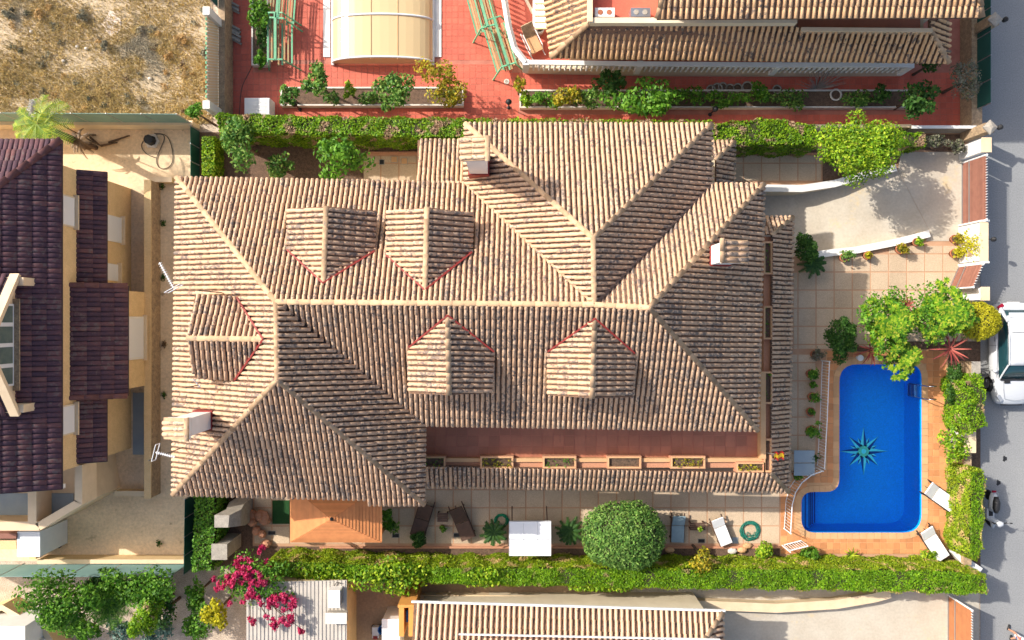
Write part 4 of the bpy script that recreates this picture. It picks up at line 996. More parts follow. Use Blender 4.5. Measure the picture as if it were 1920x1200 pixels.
# ------------------------------------------------------------------ walls and gates along the street
def slat_gate(name, label, a, b, z, m, n, lean=None):
    "vertical slatted gate from a to b (world xy)"
    a = Vector((*a, 0)); b = Vector((*b, 0)); d = nz(b - a); t = thing(name, label, 'gate', ((a.x + b.x) / 2, (a.y + b.y) / 2, 0)); L = (b - a).length
    for i in range(n):
        z0 = .08 + (z - .16) * i / n; part(t, 'slat', MB().bar(a + Vector((0, 0, z0 + (z - .16) / n / 2)), b + Vector((0, 0, z0 + (z - .16) / n / 2)), .03, (z - .16) / n - .012), m)
    for k in (0, 1): 
        p = a.lerp(b, k); part(t, 'upright', MB().tube([p, p + Vector((0, 0, z))], .045, 6), M['metal'])
    for zz in (.06, z * .32): part(t, 'rail', MB().bar(a + Vector((-.035, 0, zz)), b + Vector((-.035, 0, zz)), .03, .05), M['alum'])
    k = int(L / .12)
    for i in range(k):
        p = a.lerp(b, (i + .5) / k); part(t, 'spike', MB().lathe((p.x, p.y, z - .09), [(.02, 0), (.018, .09), (.004, .15)], 5), M['metal'])
    return t
slat_gate('driveway_gate', 'red-brown slatted sliding gate at the top of the driveway', (21.1, 7.35), (21.1, 4.45), 1.9, M['gate'], 14)
slat_gate('pedestrian_gate', 'small angled red-brown gate beside the white gate wall', (20.95, 2.5), (20.5, 1.45), 1.9, M['gate'], 14)
slat_gate('driveway_gate', 'orange-brown gate of the bottom driveway by the street', (20.45, -12.9), (20.45, -16.2), 1.9, M['gateo'], 5)
def street_wall(name, label, x0, x1, y0, y1, z, m, cap, lamp=None):
    t = thing(name, label, 'wall', ((x0 + x1) / 2, (y0 + y1) / 2, 0)); part(t, 'wall_body', MB().bb(x0, x1, y0, y1, 0, z), m)
    part(t, 'coping', MB().bb(x0 - .03, x1 + .05, y0 - .03, y1 + .03, z, z + .07), cap); return t
gw = street_wall('gate_wall', 'sunlit white gate wall with a small square letterbox opening', 20.92, 21.2, 2.65, 4.35, 1.68, M['white'], M['beiget'])
part(gw, 'letterbox', MB().box((20.91, 3.05, .95), (.03, .32, .34)), M['stone']); [part(gw, 'side_buttress', MB().bb(20.9, 21.27, y_, y_ + .078, 0, 1.8), M['white']) for y_ in (4.385, 2.535)]
street_wall('gate_pillar', 'white and stone pillar behind the lime shrub near the car', 20.95, 21.25, .9, 1.45, 1.7, M['white'], M['beiget'])
street_wall('gate_pillar', 'stone capped pillar above the driveway gate', 20.95, 21.3, 7.5, 8.1, 1.75, M['white'], M['beiget'])
street_wall('street_wall', 'short stone wall stretch between hedge and parked car', 20.75, 21.05, -2.9, -1.9, 1.35, M['stone'], M['grey'])
street_wall('street_wall', 'whitish stone wall gap in the hedge beside the street', 20.55, 21.0, -6.0, -5.1, 1.1, M['white'], M['beiget'])
wallthing('street_wall', 'slanting white wall end at the bottom corner by the hedge', [(1782, 1028), (1800, 1048), (1826, 1066)], .34, 0, .5, M['white'], M['white'])
street_wall('street_wall', 'low street wall running under the clipped hedge', 20.75, 21.0, -11.2, -6.05, .75, M['stone'], M['stone'])
street_wall('street_wall', 'weathered stone wall along the street beside the red yard', 21.0, 21.4, 8.6, 14.2, .9, M['stone'], M['stone'])
bwall('boundary_wall', 'white-topped wall between the red yard and the driveway bed', 1690, 246, 1806, 250, 1.0, M['grey'], M['white'])
bwall('boundary_wall', 'thin pale wall behind the upper hedge along the red yard', 437, 243, 1690, 247, .9, M['cream'], M['beiget'])
mesh_fence('mesh_fence', 'dark green mesh fence on the street wall of the red yard', 1809, -40, 1809, 215, .95, 1.95, M['dteal'], 6)
def stone_pillar(label, px, py, z):
    c = at(px, py, 0); t = thing('stone_pillar', label, 'pillar', (c.x, c.y, 0)); part(t, 'shaft', MB().box((c.x, c.y, z / 2), (.42, .42, z)), M['stone']); part(t, 'cap', MB().lathe((c.x, c.y, z), [(.33, 0), (.33, .07), (.1, .16)], 4), M['grey'])
    part(t, 'lamp_bracket', MB().tube([(c.x + .2, c.y, z - .1), (c.x + .42, c.y, z + .02)], .025, 5), M['black']); part(t, 'lantern', MB().lathe((c.x + .45, c.y, z - .12), [(.05, 0), (.1, .05), (.12, .22), (.03, .32)], 8), M['black'])
stone_pillar('stone pillar with black lantern at the top of the street', 1812, 70, 2.1); stone_pillar('stone pillar with dark lantern where driveway wall meets the street', 1808, 258, 1.9)
def wall_lantern(label, x, y, z):
    t = thing('wall_lantern', label, 'lantern', (x, y, z)); part(t, 'arm', MB().tube([(x - .2, y, z), (x, y, z + .03)], .02, 5), M['black']); part(t, 'lamp_body', MB().lathe((x + .03, y, z - .14), [(.05, 0), (.1, .06), (.11, .2), (.02, .3)], 8), M['black'])
wall_lantern('dark lantern on the white gate wall', 21.45, 3.6, 1.75); wall_lantern('dark lantern on the stone stretch by the car', 21.2, -2.4, 1.4); wall_lantern('dark lantern at the outer end of the long hedge', 21.15, -12.2, 1.4)
# stone wall and lattice on the west side of the red yard
bwall('boundary_wall', 'brown stone wall between dry field and red yard', 427, -60, 437, 236, 1.1, M['stone'], M['stone'])
lat = thing('lattice_fence', 'cream lattice fence on the stone wall beside the dry field', 'fence', (*at(424, 120).xy, 1.1)); xl = at(427, 0).x - .02; yA, yB = at(0, 60).y, at(0, 230).y; n = 34
part(lat, 'lattice_sheet', MB().bb(xl - .03, xl - .01, yB, yA, 1.1, 2.35), M['straw'] if False else M['beiget'])
for i in range(n):
    y = yA + (yB - yA) * i / n; part(lat, 'lattice_slat', MB().bar((xl + .01, y, 1.12), (xl + .01, y - .35, 2.34), .02, .05, Vector((1, 0, 0))), M['white'])
for y, z in ((yA, 2.5), (yB + .15, 2.5)): part(lat, 'post', MB().box((xl, y, z / 2 + .5), (.3, .35, z - 1.0)), M['white'])
for i in range(20):
    y = yA + (yB - yA) * i / 20; part(lat, 'green_stake', MB().box((xl - .05, y - .1, 2.36), (.05, .12, .06)), M['green'])
mesh_fence('mesh_fence', 'dark green mesh panel above the cream lattice fence', 425, -60, 425, 32, 1.1, 2.3, M['dteal'], 3)

# ------------------------------------------------------------------ pool enclosure, benches, planters of the red yard
en = thing('pool_enclosure', 'arched yellowish polycarbonate pool enclosure with white ribs', 'enclosure', (*at(720, 40).xy, 0))
x0, x1 = at(624, 0, .1).x, at(812, 0, .1).x; yb_, yt_ = at(0, 122, .1).y, 22.0; cx = (x0 + x1) / 2; hw = (x1 - x0) / 2
arc = lambda s, k=1.0: [Vector((cx + hw * k * math.cos(math.pi * (1 - t / 18)), 0, .1 + .85 * k * math.sin(math.pi * t / 18) ** .9)) for t in range(19)]
ap = arc(1); yy = yb_ + .1; bays = 0
while yy < yt_:
    ye = min(yy + 1.95, yt_)
    m = MB()
    for a, b in zip(ap[:-1], ap[1:]): m.poly([(a.x, yy, a.z), (b.x, yy, b.z), (b.x, ye, b.z), (a.x, ye, a.z)])
    part(en, 'curved_sheet', m, M['poly'], True); bays += 1; yy = ye
mp = MB(); mp.poly([(p.x, yb_ + .08, p.z) for p in ap]); part(en, 'end_sheet', mp, M['poly'])
for k in range(bays + 1):
    y = min(yb_ + .1 + k * 1.95, yt_); part(en, 'rib', MB().tube([(p.x, y, p.z + .03) for p in ap], .05, 6), M['metal'], True)
for y in (2, 5): 
    a = ap[6 + y]; part(en, 'purlin', MB().tube([(a.x, yb_, a.z + .01), (a.x, yt_, a.z + .01)], .02, 5), M['coping'])
for x in (x0, x1): part(en, 'side_rail', MB().bb(x - .06, x + .06, yb_, yt_, .02, .16), M['metal'])
for x in (x0 - .3, x1 + .22): part(en, 'track', MB().bb(x - .16, x + .16, yb_ + .4, yt_, .0, .05), M['white'])
part(en, 'pool_cover', MB().bb(x0 + .15, x1 - .15, yb_ + .3, yt_, .0, .03), M['coping'])
def planterbed(label, x0, y0, x1, y1, z=.35):
    a, b = at(x0, y0), at(x1, y1); t = thing('planter_bed', label, 'planter', ((a.x + b.x) / 2, (a.y + b.y) / 2, 0)); w = .07
    X0, X1, Y1, Y0 = a.x, b.x, a.y, b.y
    for q in ((X0, X1, Y0, Y0 + w), (X0, X1, Y1 - w, Y1), (X0, X0 + w, Y0 + w, Y1 - w), (X1 - w, X1, Y0 + w, Y1 - w)): part(t, 'kerb', MB().bb(*q, 0, z), M['wpot'])
    part(t, 'soil', MB().bb(X0 + w, X1 - w, Y0 + w, Y1 - w, 0, z - .06), M['darksoil'])
planterbed('narrow white-kerbed planter beside the green swing seats', 476, -60, 507, 127); planterbed('long white-kerbed planter in front of the pool enclosure', 530, 167, 870, 202); planterbed('long white-kerbed planter below the white balustrade', 974, 172, 1700, 206)
def bench_swing(label, cx_, cy_, ang, L, slats, m1, m2):
    c = at(cx_, cy_, .8); t = thing('garden_swing', label, 'swing seat', (c.x, c.y, 0)); u = Vector((math.cos(ang), math.sin(ang), 0)); v = Vector((-u.y, u.x, 0))
    for s in (-1, 1):
        e = c + u * s * L / 2; e.z = 0
        part(t, 'end_frame', MB().tube([e + v * .75, e + v * .3 + Vector((0, 0, 1.5)), e - v * .3 + Vector((0, 0, 1.5)), e - v * .75], .04, 6), M['green'])
    part(t, 'top_beam', MB().bar(c - u * L / 2 + Vector((0, 0, .72)), c + u * L / 2 + Vector((0, 0, .72)), .12, .05), m1)
    for i in range(slats):
        o = v * (-.52 + 1.04 * i / (slats - 1)); h = -.35 if abs(i - slats / 2) < slats * .2 else (-.1 if i < slats / 2 else .1)
        part(t, 'slat', MB().bar(c - u * L * .46 + o + Vector((0, 0, h)), c + u * L * .46 + o + Vector((0, 0, h)), .075, .025), m2 if i % 3 else M['green'])
    return t
bench_swing('faded green swing seat nearest the balustrade corner', 940, 88, math.radians(-73), 2.2, 11, M['green'], M['oldwood'])
bench_swing('faded green swing seat at the top beside the curved terrace', 903, 15, math.radians(-75), 2.3, 11, M['green'], M['oldwood'])
bench_swing('green swing seat with white cushion beside the narrow planter', 525, 78, math.radians(90), 2.1, 7, M['green'], M['oldwood'])
bench_swing('green swing seat at the top edge left of the enclosure', 530, 8, math.radians(86), 1.8, 9, M['green'], M['oldwood'])
def lamp_post(label, px, py, h=1.05):
    c = at(px, py, 0); t = thing('garden_lamp', label, 'lamp', (c.x, c.y, 0), 'black garden lamps of the red yard')
    part(t, 'pole', MB().lathe((c.x, c.y, 0), [(.09, 0), (.09, .05), (.03, .07), (.03, h - .2)], 8), M['black']); part(t, 'globe', MB().ell((c.x, c.y, h - .08), (.14, .14, .15)), M['black'], True)
lamp_post('black globe garden lamp standing on open red tiles near the drain', 954, 202); lamp_post('black globe garden lamp by the left end of the enclosure planter', 563, 206); lamp_post('black globe garden lamp in shade above the villa', 1331, 215)
def ac_unit(label, px, py, w, d, h):
    c = at(px, py, h); t = thing('air_conditioner', label, 'air conditioner', (c.x, c.y, 0)); part(t, 'casing', MB().box((c.x, c.y, h / 2), (w, d, h)), M['white'])
    for i in range(11): part(t, 'louvre', MB().box((c.x - .06, c.y - d * .42 + d * .84 * i / 10, h + .01), (w * .82, .028, .02)), M['metal'])
    part(t, 'end_cap', MB().box((c.x + w * .47, c.y, h + .006), (.05, d * .9, .02)), M['alum'])
ac_unit('white louvred machine box standing by the upper hedge', 482, 199, 1.15, .75, .8)
for k, (x, y) in enumerate(((438, 12), (440, 56), (441, 70))):
    c = at(x, y, .2); t = thing('log_pile', ('small stack of weathered boards at the top of the stone wall', 'stack of grey boards against the stone wall', 'lower stack of grey boards against the stone wall')[k], 'boards', (c.x, c.y, 0))
    for i in range(4): part(t, 'board', MB().box((c.x + R.uniform(-.03, .03), c.y - .15 + .1 * i, .06 + .07 * (i % 2)), (.5, .09, .05), -.5), M['grey'])
c = at(950, 153); t = thing('drain_cover', 'small round pale drain cover on the red tiles', 'drain', (c.x, c.y, 0)); part(t, 'rim', MB().lathe((c.x, c.y, .005), [(.13, 0), (.12, .02)], 14), M['wpot']); part(t, 'grate', MB().lathe((c.x, c.y, .02), [(.08, 0), (.08, .01)], 10), M['grey'])
cb = MB(); cb.tube(smooth_path([at(475, 120) + Vector((0, 0, .02)), at(465, 140) + Vector((0, 0, .02)), at(452, 165) + Vector((0, 0, .02)), at(449, 215) + Vector((0, 0, .02))]), .015, 5); solo('cable', 'dark cable curving across the red tiles by the machine box', 'cable', cb, M['cable'])
def pot(label, px, py, r, h, m, plant=None, pm=None, pr=.3, n=120, leaf=.06, group=None, asp=.55, name='potted_plant', cat='potted plant'):
    c = at(px, py, 0); t = thing(name, label, cat, (c.x, c.y, 0), group)
    part(t, 'pot', MB().lathe((c.x, c.y, .0), [(r * .7, 0), (r, h * .85), (r * 1.1, h * .85), (r * 1.1, h), (r * .82, h), (r * .8, h * .85)], 14), m, True); part(t, 'soil', MB().lathe((c.x, c.y, h * .9), [(r * .84, 0), (r * .3, .02)], 12), M['soil'])
    if plant:
        P, D = blob_pts(lumps((c.x, c.y, h + pr * .6), pr, pr, pr * .8, 6, R, .5), n, lo=.4); part(t, 'foliage', LM().add(*leaves(P, D + np.array([0, 0, .5]), leaf, asp)), pm)
        part(t, 'stem', MB().tube([(c.x, c.y, h * .8), (c.x + .03, c.y, h + pr * .7)], [.025, .012], 5), M['bark'])
    return t
for k, (x, y) in enumerate(((1330, 165), (1342, 163), (1352, 160), (1366, 163), (1380, 162), (1398, 160), (1453, 165))):
    pot(('leftmost empty weathered grey pot in the row below the balustrade', 'second weathered grey pot in the row below the balustrade', 'third weathered grey pot in the row below the balustrade', 'fourth weathered grey pot in the row below the balustrade', 'small weathered grey pot in the middle of the row', 'large weathered grey pot left of the leafy potted shrub', 'last weathered grey pot right of the leafy potted shrub')[k], x, y + 6, .2 if k not in (1, 5) else .24, .3, M['grey'], group='weathered grey pots along the planter', name='flower_pot', cat='pot')
pot('large tipped white pot beside the bare bush', 1561, 182, .26, .4, M['wpot'], name='flower_pot', cat='pot')
c = at(1013, 66, 1.3); pot('round white pot of yellow flowers on the curved terrace', 1010, 73, .0 + .2, 1.35, M['wpot'], True, M['lf_yel'], .14, 60, .04)
# ------------------------------------------------------------------ loungers, tables, hoses, gazebo, canopy
def lounger(label, px, py, ang, cm, fm, L=1.85, w=.62, back=.72, z=0.0, group='sun loungers'):
    "ang: image direction from foot to head, degrees clockwise from east"
    c = at(px, py, .35); a = -math.radians(ang); u = Vector((math.cos(a), math.sin(a), 0)); v = Vector((-u.y, u.x, 0)); t = thing('sun_lounger', label, 'sun lounger', (c.x, c.y, 0), group); up = Vector((0, 0, 1)); c0 = Vector((c.x, c.y, 0))
    f = c0 - u * L / 2; h = c0 + u * L / 2; hinge = h - u * back; top = hinge + u * back * .86 + up * (.36 + back * .42)
    for s in (-1, 1):
        part(t, 'side_rail', MB().bar(f + v * s * (w / 2) + up * .3, h + v * s * (w / 2) + up * .3, .05, .06), fm)
        for e in (f + u * .2, h - u * .25): part(t, 'leg', MB().bar(e + v * s * (w / 2), e + v * s * (w / 2) + up * .3, .05, .05), fm)
    part(t, 'seat', MB().bar(f + u * .02 + up * .37, hinge - u * .02 + up * .37, w * .96, .06), cm); part(t, 'backrest', MB().bar(hinge + u * .02 + up * .38, top, w * .96, .06), cm)
    part(t, 'prop', MB().bar(top - up * .1 - u * .1, h - u * .1 + up * .3, .03, .03), fm); return t
lounger('white sun lounger on the pool deck facing the hedge, upper one', 1762, 931, 215, M['cush'], M['black'], 1.75, .66, .6); lounger('white sun lounger on the pool deck corner, lower one', 1750, 1018, 237, M['cush'], M['black'], 1.75, .66, .55)
lounger('pale blue sun lounger on the shaded patio right of the domed tree', 1271, 990, 272, M['cushb'], M['brown'], 1.35, .6, .55); lounger('white cushioned sun lounger near the coiled dark hose', 1352, 995, 248, M['cush'], M['brown'], 1.4, .58, .5)
lounger('dark wooden lounger left, beside the gazebo', 792, 972, 287, M['brown'], M['brown'], 1.75, .66, .9); lounger('dark wooden lounger right, near the green hose coil', 866, 978, 248, M['brown'], M['brown'], 1.75, .66, .9)
def side_table(label, px, py, w, d, m, green=True):
    c = at(px, py, .4); t = thing('side_table', label, 'table', (c.x, c.y, 0))
    for i in range(4): part(t, 'top_slat', MB().box((c.x, c.y - d / 2 + d * (i + .5) / 4, .42), (w, d / 4 - .015, .03)), m)
    for sx in (-1, 1):
        for sy in (-1, 1): part(t, 'leg', MB().box((c.x + sx * w * .42, c.y + sy * d * .4, .2), (.05, .05, .4)), m)
    return c
c = side_table('brown wooden side table between blue and white loungers', 1308, 987, .72, .36, M['brown']); c2 = at(1312, 990, .5)
t = thing('table_plant', 'small bright potted plant standing on the brown side table', 'potted plant', (c2.x, c2.y, .435)); part(t, 'pot', MB().lathe((c2.x, c2.y, .435), [(.05, 0), (.075, .1)], 10), M['clay'])
P, D = blob_pts([((c2.x, c2.y, .62), .13, .13, .1)], 50, lo=.3); part(t, 'foliage', LM().add(*leaves(P, D, .06)), M['lf_lime'])
side_table('low wooden table between the two dark loungers', 830, 970, .5, .42, M['brown']); 
pot('small potted plant beside the dark lounger table', 830, 987, .12, .2, M['clay'], True, M['lf_mid'], .2, 70, .06)
def hose(label, px, py, r, m, tails=True, seed=0, z=.03):
    c = at(px, py, 0); rg = random.Random(seed); pts = []
    for i in range(170):
        a = i * .32; q = r * (.82 + .14 * math.sin(i * .37) + rg.uniform(-.03, .03)) * (1 - .12 * (i % 40) / 40); pts.append((c.x + q * math.cos(a) + .03 * math.sin(i * .1), c.y + q * math.sin(a) * .97, z + .012 * (i % 9)))
    if tails:
        for i in range(14): pts.append((c.x + r * (.6 - i * .1), c.y - r * .3 + .12 * math.sin(i), z + .06))
    solo('garden_hose', label, 'hose', MB().tube(pts, .017, 5), m, smooth=True)
hose('dark green hose coiled on the patio near the pool corner', 1405, 995, .52, M['hose'], True, 3); hose('bright green hose coil by the white canopy', 940, 976, .36, mat('emerald_hose', (.01, .25, .12), None, 3, .5), False, 5)
gz = thing('gazebo', 'orange wooden gazebo with a pyramid board roof by the villa', 'gazebo', (*at(630, 975).xy, 0))
zg, za = 2.45, 3.35; q = pxs([(545, 928), (716, 928), (716, 1016), (545, 1016)], zg); q = [Vector((p.x, p.y, zg)) for p in q]
q[0].y = q[1].y = q[2].y + 2.45; q[3].y = q[2].y
apx = at(625, 955, za); apx = Vector(((q[0].x + q[1].x) / 2, (q[0].y + q[2].y) / 2, za))
for i in range(4):
    a, b = q[i], q[(i + 1) % 4]; N_ = 15 if i % 2 == 0 else 15; nf_ = nz((b - a).cross(apx - a)); nf_ = nf_ if nf_.z > 0 else -nf_
    part(gz, 'roof_panel', MB().hexa([a - nf_ * .04, b - nf_ * .04, apx - nf_ * .04][:3], [a, b, apx]), M['brown'])
    for k in range(N_):
        t0, t1 = k / N_, (k + .93) / N_; f0_, f1_ = a.lerp(apx, t0), b.lerp(apx, t0); g0, g1 = a.lerp(apx, t1), b.lerp(apx, t1)
        part(gz, 'roof_board', MB().hexa([f0_, f1_, g1 - nf_ * 0, g0], [f0_ + nf_ * .035, f1_ + nf_ * .035, g1 + nf_ * .012, g0 + nf_ * .012]), M['wood'])
for p in q: 
    c = p.lerp(apx, .1); part(gz, 'post', MB().box((c.x, c.y, zg / 2), (.12, .12, zg)), M['wood'])
part(gz, 'finial', MB().lathe((apx.x, apx.y, apx.z - .02), [(.09, 0), (.07, .06), (.02, .12)], 8), M['black'])
c = at(527, 960); solo('turf_mat', 'dark green artificial turf mat left of the gazebo', 'mat', MB().box((c.x, c.y, .024), (.8, 1.1, .02)), M['turf'])
sw_ = thing('canopy_swing', 'white flat canopy of a garden swing beside the hedge', 'swing seat', (*at(990, 1005).xy, 0)); zc = 1.75
x0, x1, y0, y1 = at(955, 0, zc).x, at(1033, 0, zc).x, at(0, 1042, zc).y, at(0, 979, zc).y
for i in range(3):
    a, b = x0 + (x1 - x0) * i / 3, x0 + (x1 - x0) * (i + 1) / 3; m = MB(); ym = (y0 + y1) / 2 
    for (ya, yb2, za_, zb_) in ((y0, ym, zc - .06, zc + .03), (ym, y1, zc + .03, zc - .06)): m.hexa([(a + .005, ya, za_ - .02), (b - .005, ya, za_ - .02), (b - .005, yb2, zb_ - .02), (a + .005, yb2, zb_ - .02)], [(a + .005, ya, za_), (b - .005, ya, za_), (b - .005, yb2, zb_), (a + .005, yb2, zb_)])
    part(sw_, 'canopy_panel', m, M['canv'])
part(sw_, 'valance', MB().bb(x0 - .01, x1 + .01, y0 - .015, y0 - .003, zc - .2, zc - .03).bb(x0 - .01, x1 + .01, y1 + .003, y1 + .015, zc - .2, zc - .03), M['canv'])
for i in range(4): part(sw_, 'seam', MB().tube([(x0 + (x1 - x0) * i / 3, y0, zc - .055), (x0 + (x1 - x0) * i / 3, (y0 + y1) / 2, zc + .035), (x0 + (x1 - x0) * i / 3, y1, zc - .055)], .012, 4), M['metal'])
part(sw_, 'cross_seam', MB().tube([(x0, (y0 + y1) / 2, zc + .033), (x1, (y0 + y1) / 2, zc + .033)], .012, 4), M['alum'])
for x in (x0 + .12, x1 - .12):
    part(sw_, 'side_frame', MB().tube([(x, y1 + .28, 0), (x, (y0 + y1) / 2, zc - .05), (x, y0 - .1, 0)], .025, 6), M['brown'])
part(sw_, 'seat', MB().bb(x0 + .2, x1 - .2, y0 + .3, y1 - .3, .42, .5), M['cushb'])
# stone barbecue
bq = thing('stone_barbecue', 'weathered grey stone barbecue with a tapering hood and chimney', 'barbecue', (*at(440, 965).xy, 0))
b0 = pxs([(430, 942), (460, 942), (460, 985), (428, 985)], 1.0); t0 = pxs([(402, 966), (430, 966), (428, 989), (402, 989)], 3.0)
part(bq, 'base', MB().prism([(p.x, p.y) + (0,) for p in [Vector((b.x, b.y, 0)) for b in b0]], 0, 1.0), M['grey']); part(bq, 'hood', MB().hexa([Vector((b.x, b.y, 1.0)) for b in b0][::-1], [Vector((b.x * .96, b.y, 2.1)).lerp(Vector((t.x, t.y, 2.1)), .6) for b, t in zip(b0, t0)][::-1]), M['grey'])
part(bq, 'flue', MB().hexa([Vector((b.x * .96, b.y, 2.1)).lerp(Vector((t.x, t.y, 2.1)), .6) for b, t in zip(b0, t0)][::-1], t0[::-1]), M['grey'])
bc = thing('stone_oven', 'small grey stone oven column below the barbecue', 'oven', (*at(440, 1010).xy, 0)); b1 = at(440, 1012); part(bc, 'column', MB().box((b1.x, b1.y, .9), (.62, .62, 1.8)), M['grey']); part(bc, 'cap_stone', MB().box((b1.x, b1.y, 1.85), (.7, .7, .1)), M['grey'])
c = at(485, 985, .3); t = thing('rock_heap', 'rusty brown rocks heaped beside the stone barbecue', 'rocks', (c.x, c.y, 0))
for i in range(8):
    p = Vector((c.x + R.uniform(-.35, .35), c.y + R.uniform(-.9, .7), R.uniform(.12, .3))); part(t, 'rock', MB().ell(p, (R.uniform(.18, .34), R.uniform(.18, .3), R.uniform(.14, .28)), 7, 5), M['brickw'])
for k, (x, y) in enumerate(((1372, 1032), (1390, 1030), (1255, 1030), (1400, 1022))):
    c = at(x, y); solo('rock', ('pale flat stone block by the white lounger bed', 'second pinkish rock by the shrub near the hose', 'pink rock at the foot of the domed tree', 'small rock touching the dark hose coil')[k], 'rock', MB().ell((c.x, c.y, .1), (.24, .15, .12), 7, 5), M['coping' if k else 'wpot'])
# antennas, flag
def antenna(name, label, root, tip, boom_a, boom_b, n, el, m, refl=True):
    t = thing(name, label, 'antenna', root); part(t, 'mast', MB().tube([root, tip], .02, 5), M['cable']); a, b = Vector(boom_a), Vector(boom_b); d = nz(b - a); s = nz(d.cross(Vector((0, 0, 1))))
    part(t, 'boom', MB().tube([a, b], .018, 5), m)
    for i in range(n):
        p = a.lerp(b, (i + .5) / n); part(t, 'element', MB().tube([p - s * el, p + s * el], .010, 4), m); part(t, 'director', MB().box(p, (.05, .05, .05)), m)
    if refl:
        for z in (-.16, .16):
            part(t, 'reflector', MB().tube([b - s * .3 + Vector((0, 0, z)), b + s * .3 + Vector((0, 0, z))], .016, 4), m)
        for k in (-.3, .3): part(t, 'reflector', MB().tube([b + s * k - Vector((0, 0, .16)), b + s * k + Vector((0, 0, .16))], .016, 4), m)
    return t
r_ = onp(418, 549, PW); top_ = at(316, 545, 9.3); antenna('tv_antenna', 'white spiky television antenna above the upper left roof edge', r_, Vector((r_.x - .02, r_.y, 9.25)), at(299, 492, 9.2), at(326, 541, 9.2), 12, .07, M['metal'])
r_ = onp(345, 838, PW); antenna('tv_antenna', 'white television antenna beside the lower left chimney', r_, Vector((r_.x, r_.y, 9.0)), at(328, 857, 8.9), at(292, 848, 8.9), 9, .06, M['metal'])
r_ = onp(372, 722, PW); antenna('tv_antenna', 'small grey antenna below the left dormer', r_, Vector((r_.x, r_.y, 7.6)), at(362, 710, 7.5), at(376, 727, 7.5), 3, .08, M['alum'], False)
c = at(1438, 850, 3.5); fl = thing('flag', 'small red and yellow flag on the planter corner', 'flag', (c.x, c.y, 3.4)); part(fl, 'pole', MB().tube([(c.x, c.y, 3.4), (c.x + .05, c.y + .12, 4.3)], .015, 5), M['alum'])
for k, m in ((0, 'flagr'), (1, 'yellow'), (2, 'flagr')):
    fm_ = MB()
    for i in range(5):
        xa, xb = c.x + .05 + .1 * i, c.x + .05 + .1 * (i + 1); wv_ = lambda q: .06 * math.sin(q * 2.2); w_ = (.09, .16, .07)[k]; y_ = c.y + (.12, -.0, -.12)[k]
        fm_.poly([(xa, y_ - w_ / 2 + wv_(i), 4.22 - .05 * i), (xb, y_ - w_ / 2 + wv_(i + 1), 4.22 - .05 * (i + 1)), (xb, y_ + w_ / 2 + wv_(i + 1), 4.25 - .05 * (i + 1)), (xa, y_ + w_ / 2 + wv_(i), 4.25 - .05 * i)])
    part(fl, 'stripe', fm_, M[m])
# well in the beige yard with its cable
c = at(286, 265); t = thing('water_pump', 'hexagonal white pump hatch with dark centre in the beige yard', 'pump', (c.x, c.y, 0)); part(t, 'rim', MB().lathe((c.x, c.y, 0), [(.36, 0), (.36, .1), (.22, .13)], 6), M['wpot']); part(t, 'drum', MB().lathe((c.x, c.y, .1), [(.24, 0), (.22, .35), (.05, .36)], 8), M['black'])
pts = [at(x, y) + Vector((0, 0, .03)) for x, y in ((290, 250), (312, 252), (322, 270), (326, 300), (318, 315), (300, 318), (292, 302), (300, 282), (312, 255), (296, 250), (270, 262), (264, 275), (275, 290), (293, 296))]
solo('cable', 'dark loose cable looped on the beige paving by the pump', 'cable', MB().tube(smooth_path(pts), .018, 5), M['cable'])
t = thing('wooden_sticks', 'broken branches lying on the beige paving by the palm', 'branches', (*at(205, 265).xy, 0))
for a, b in (((170, 258), (190, 274)), ((190, 274), (222, 268)), ((205, 268), (245, 255)), ((160, 255), (182, 254))): part(t, 'branch', MB().tube([at(*a) + Vector((0, 0, .05)), at(*b) + Vector((0, 0, .1))], [.06, .035], 5), M['bark'])
for k, (x, y) in enumerate(((111, 1017), (114, 1022))): 
    c = at(x, y); solo('shoe', ('grey plant pot by the porch stairs', 'small dark pot by the porch stairs')[k], 'pot', MB().lathe((c.x, c.y, 0), [(.08, 0), (.11, .16), (.08, .16), (.07, .05)], 10), M['grey' if k == 0 else 'black']).name = 'small_pot'
# manholes and drains on the patio
for k, (x, y, w, h, m) in enumerate(((716, 304, .2, .2, 'black'), (739, 299, .26, .26, 'coping'), (758, 302, .26, .26, 'coping'), (510, 999, .32, .16, 'black'), (742, 1004, .3, .16, 'black'), (857, 1003, .3, .16, 'black'), (1315, 1014, .3, .16, 'black'), (1378, 1013, .26, .26, 'alum'))):
    c = at(x, y); lb = ('small dark square drain on the shaded back patio', 'pale square hatch next to the dark back-patio drain', 'pale square hatch nearer the villa on the back patio', 'dark slot drain left of the gazebo', 'dark slot drain right of the gazebo', 'dark slot drain below the right dark lounger', 'dark slot drain below the side table', 'grey square hatch beside the hose coil')[k]
    t = thing('drain_cover', lb, 'drain', (c.x, c.y, 0)); part(t, 'frame', MB().box((c.x, c.y, .016), (w + .06, h + .06, .014)), M['grey']); part(t, 'grate', MB().box((c.x, c.y, .022), (w, h, .016)), M[m])
t = thing('glass_table', 'pale glass-topped table in the shade beside the curved railing', 'table', (*at(1508, 868).xy, 0)); c = at(1508, 868, .6)
for s in (-1, 1): part(t, 'glass_top', MB().box((c.x, c.y + s * .3, .6), (.95, .56, .03)), M['lblue'])
for sx in (-1, 1):
    for sy in (-1, 1): part(t, 'leg', MB().tube([(c.x + sx * .4, c.y + sy * .5, 0), (c.x + sx * .4, c.y + sy * .5, .6)], .02, 5), M['alum'])
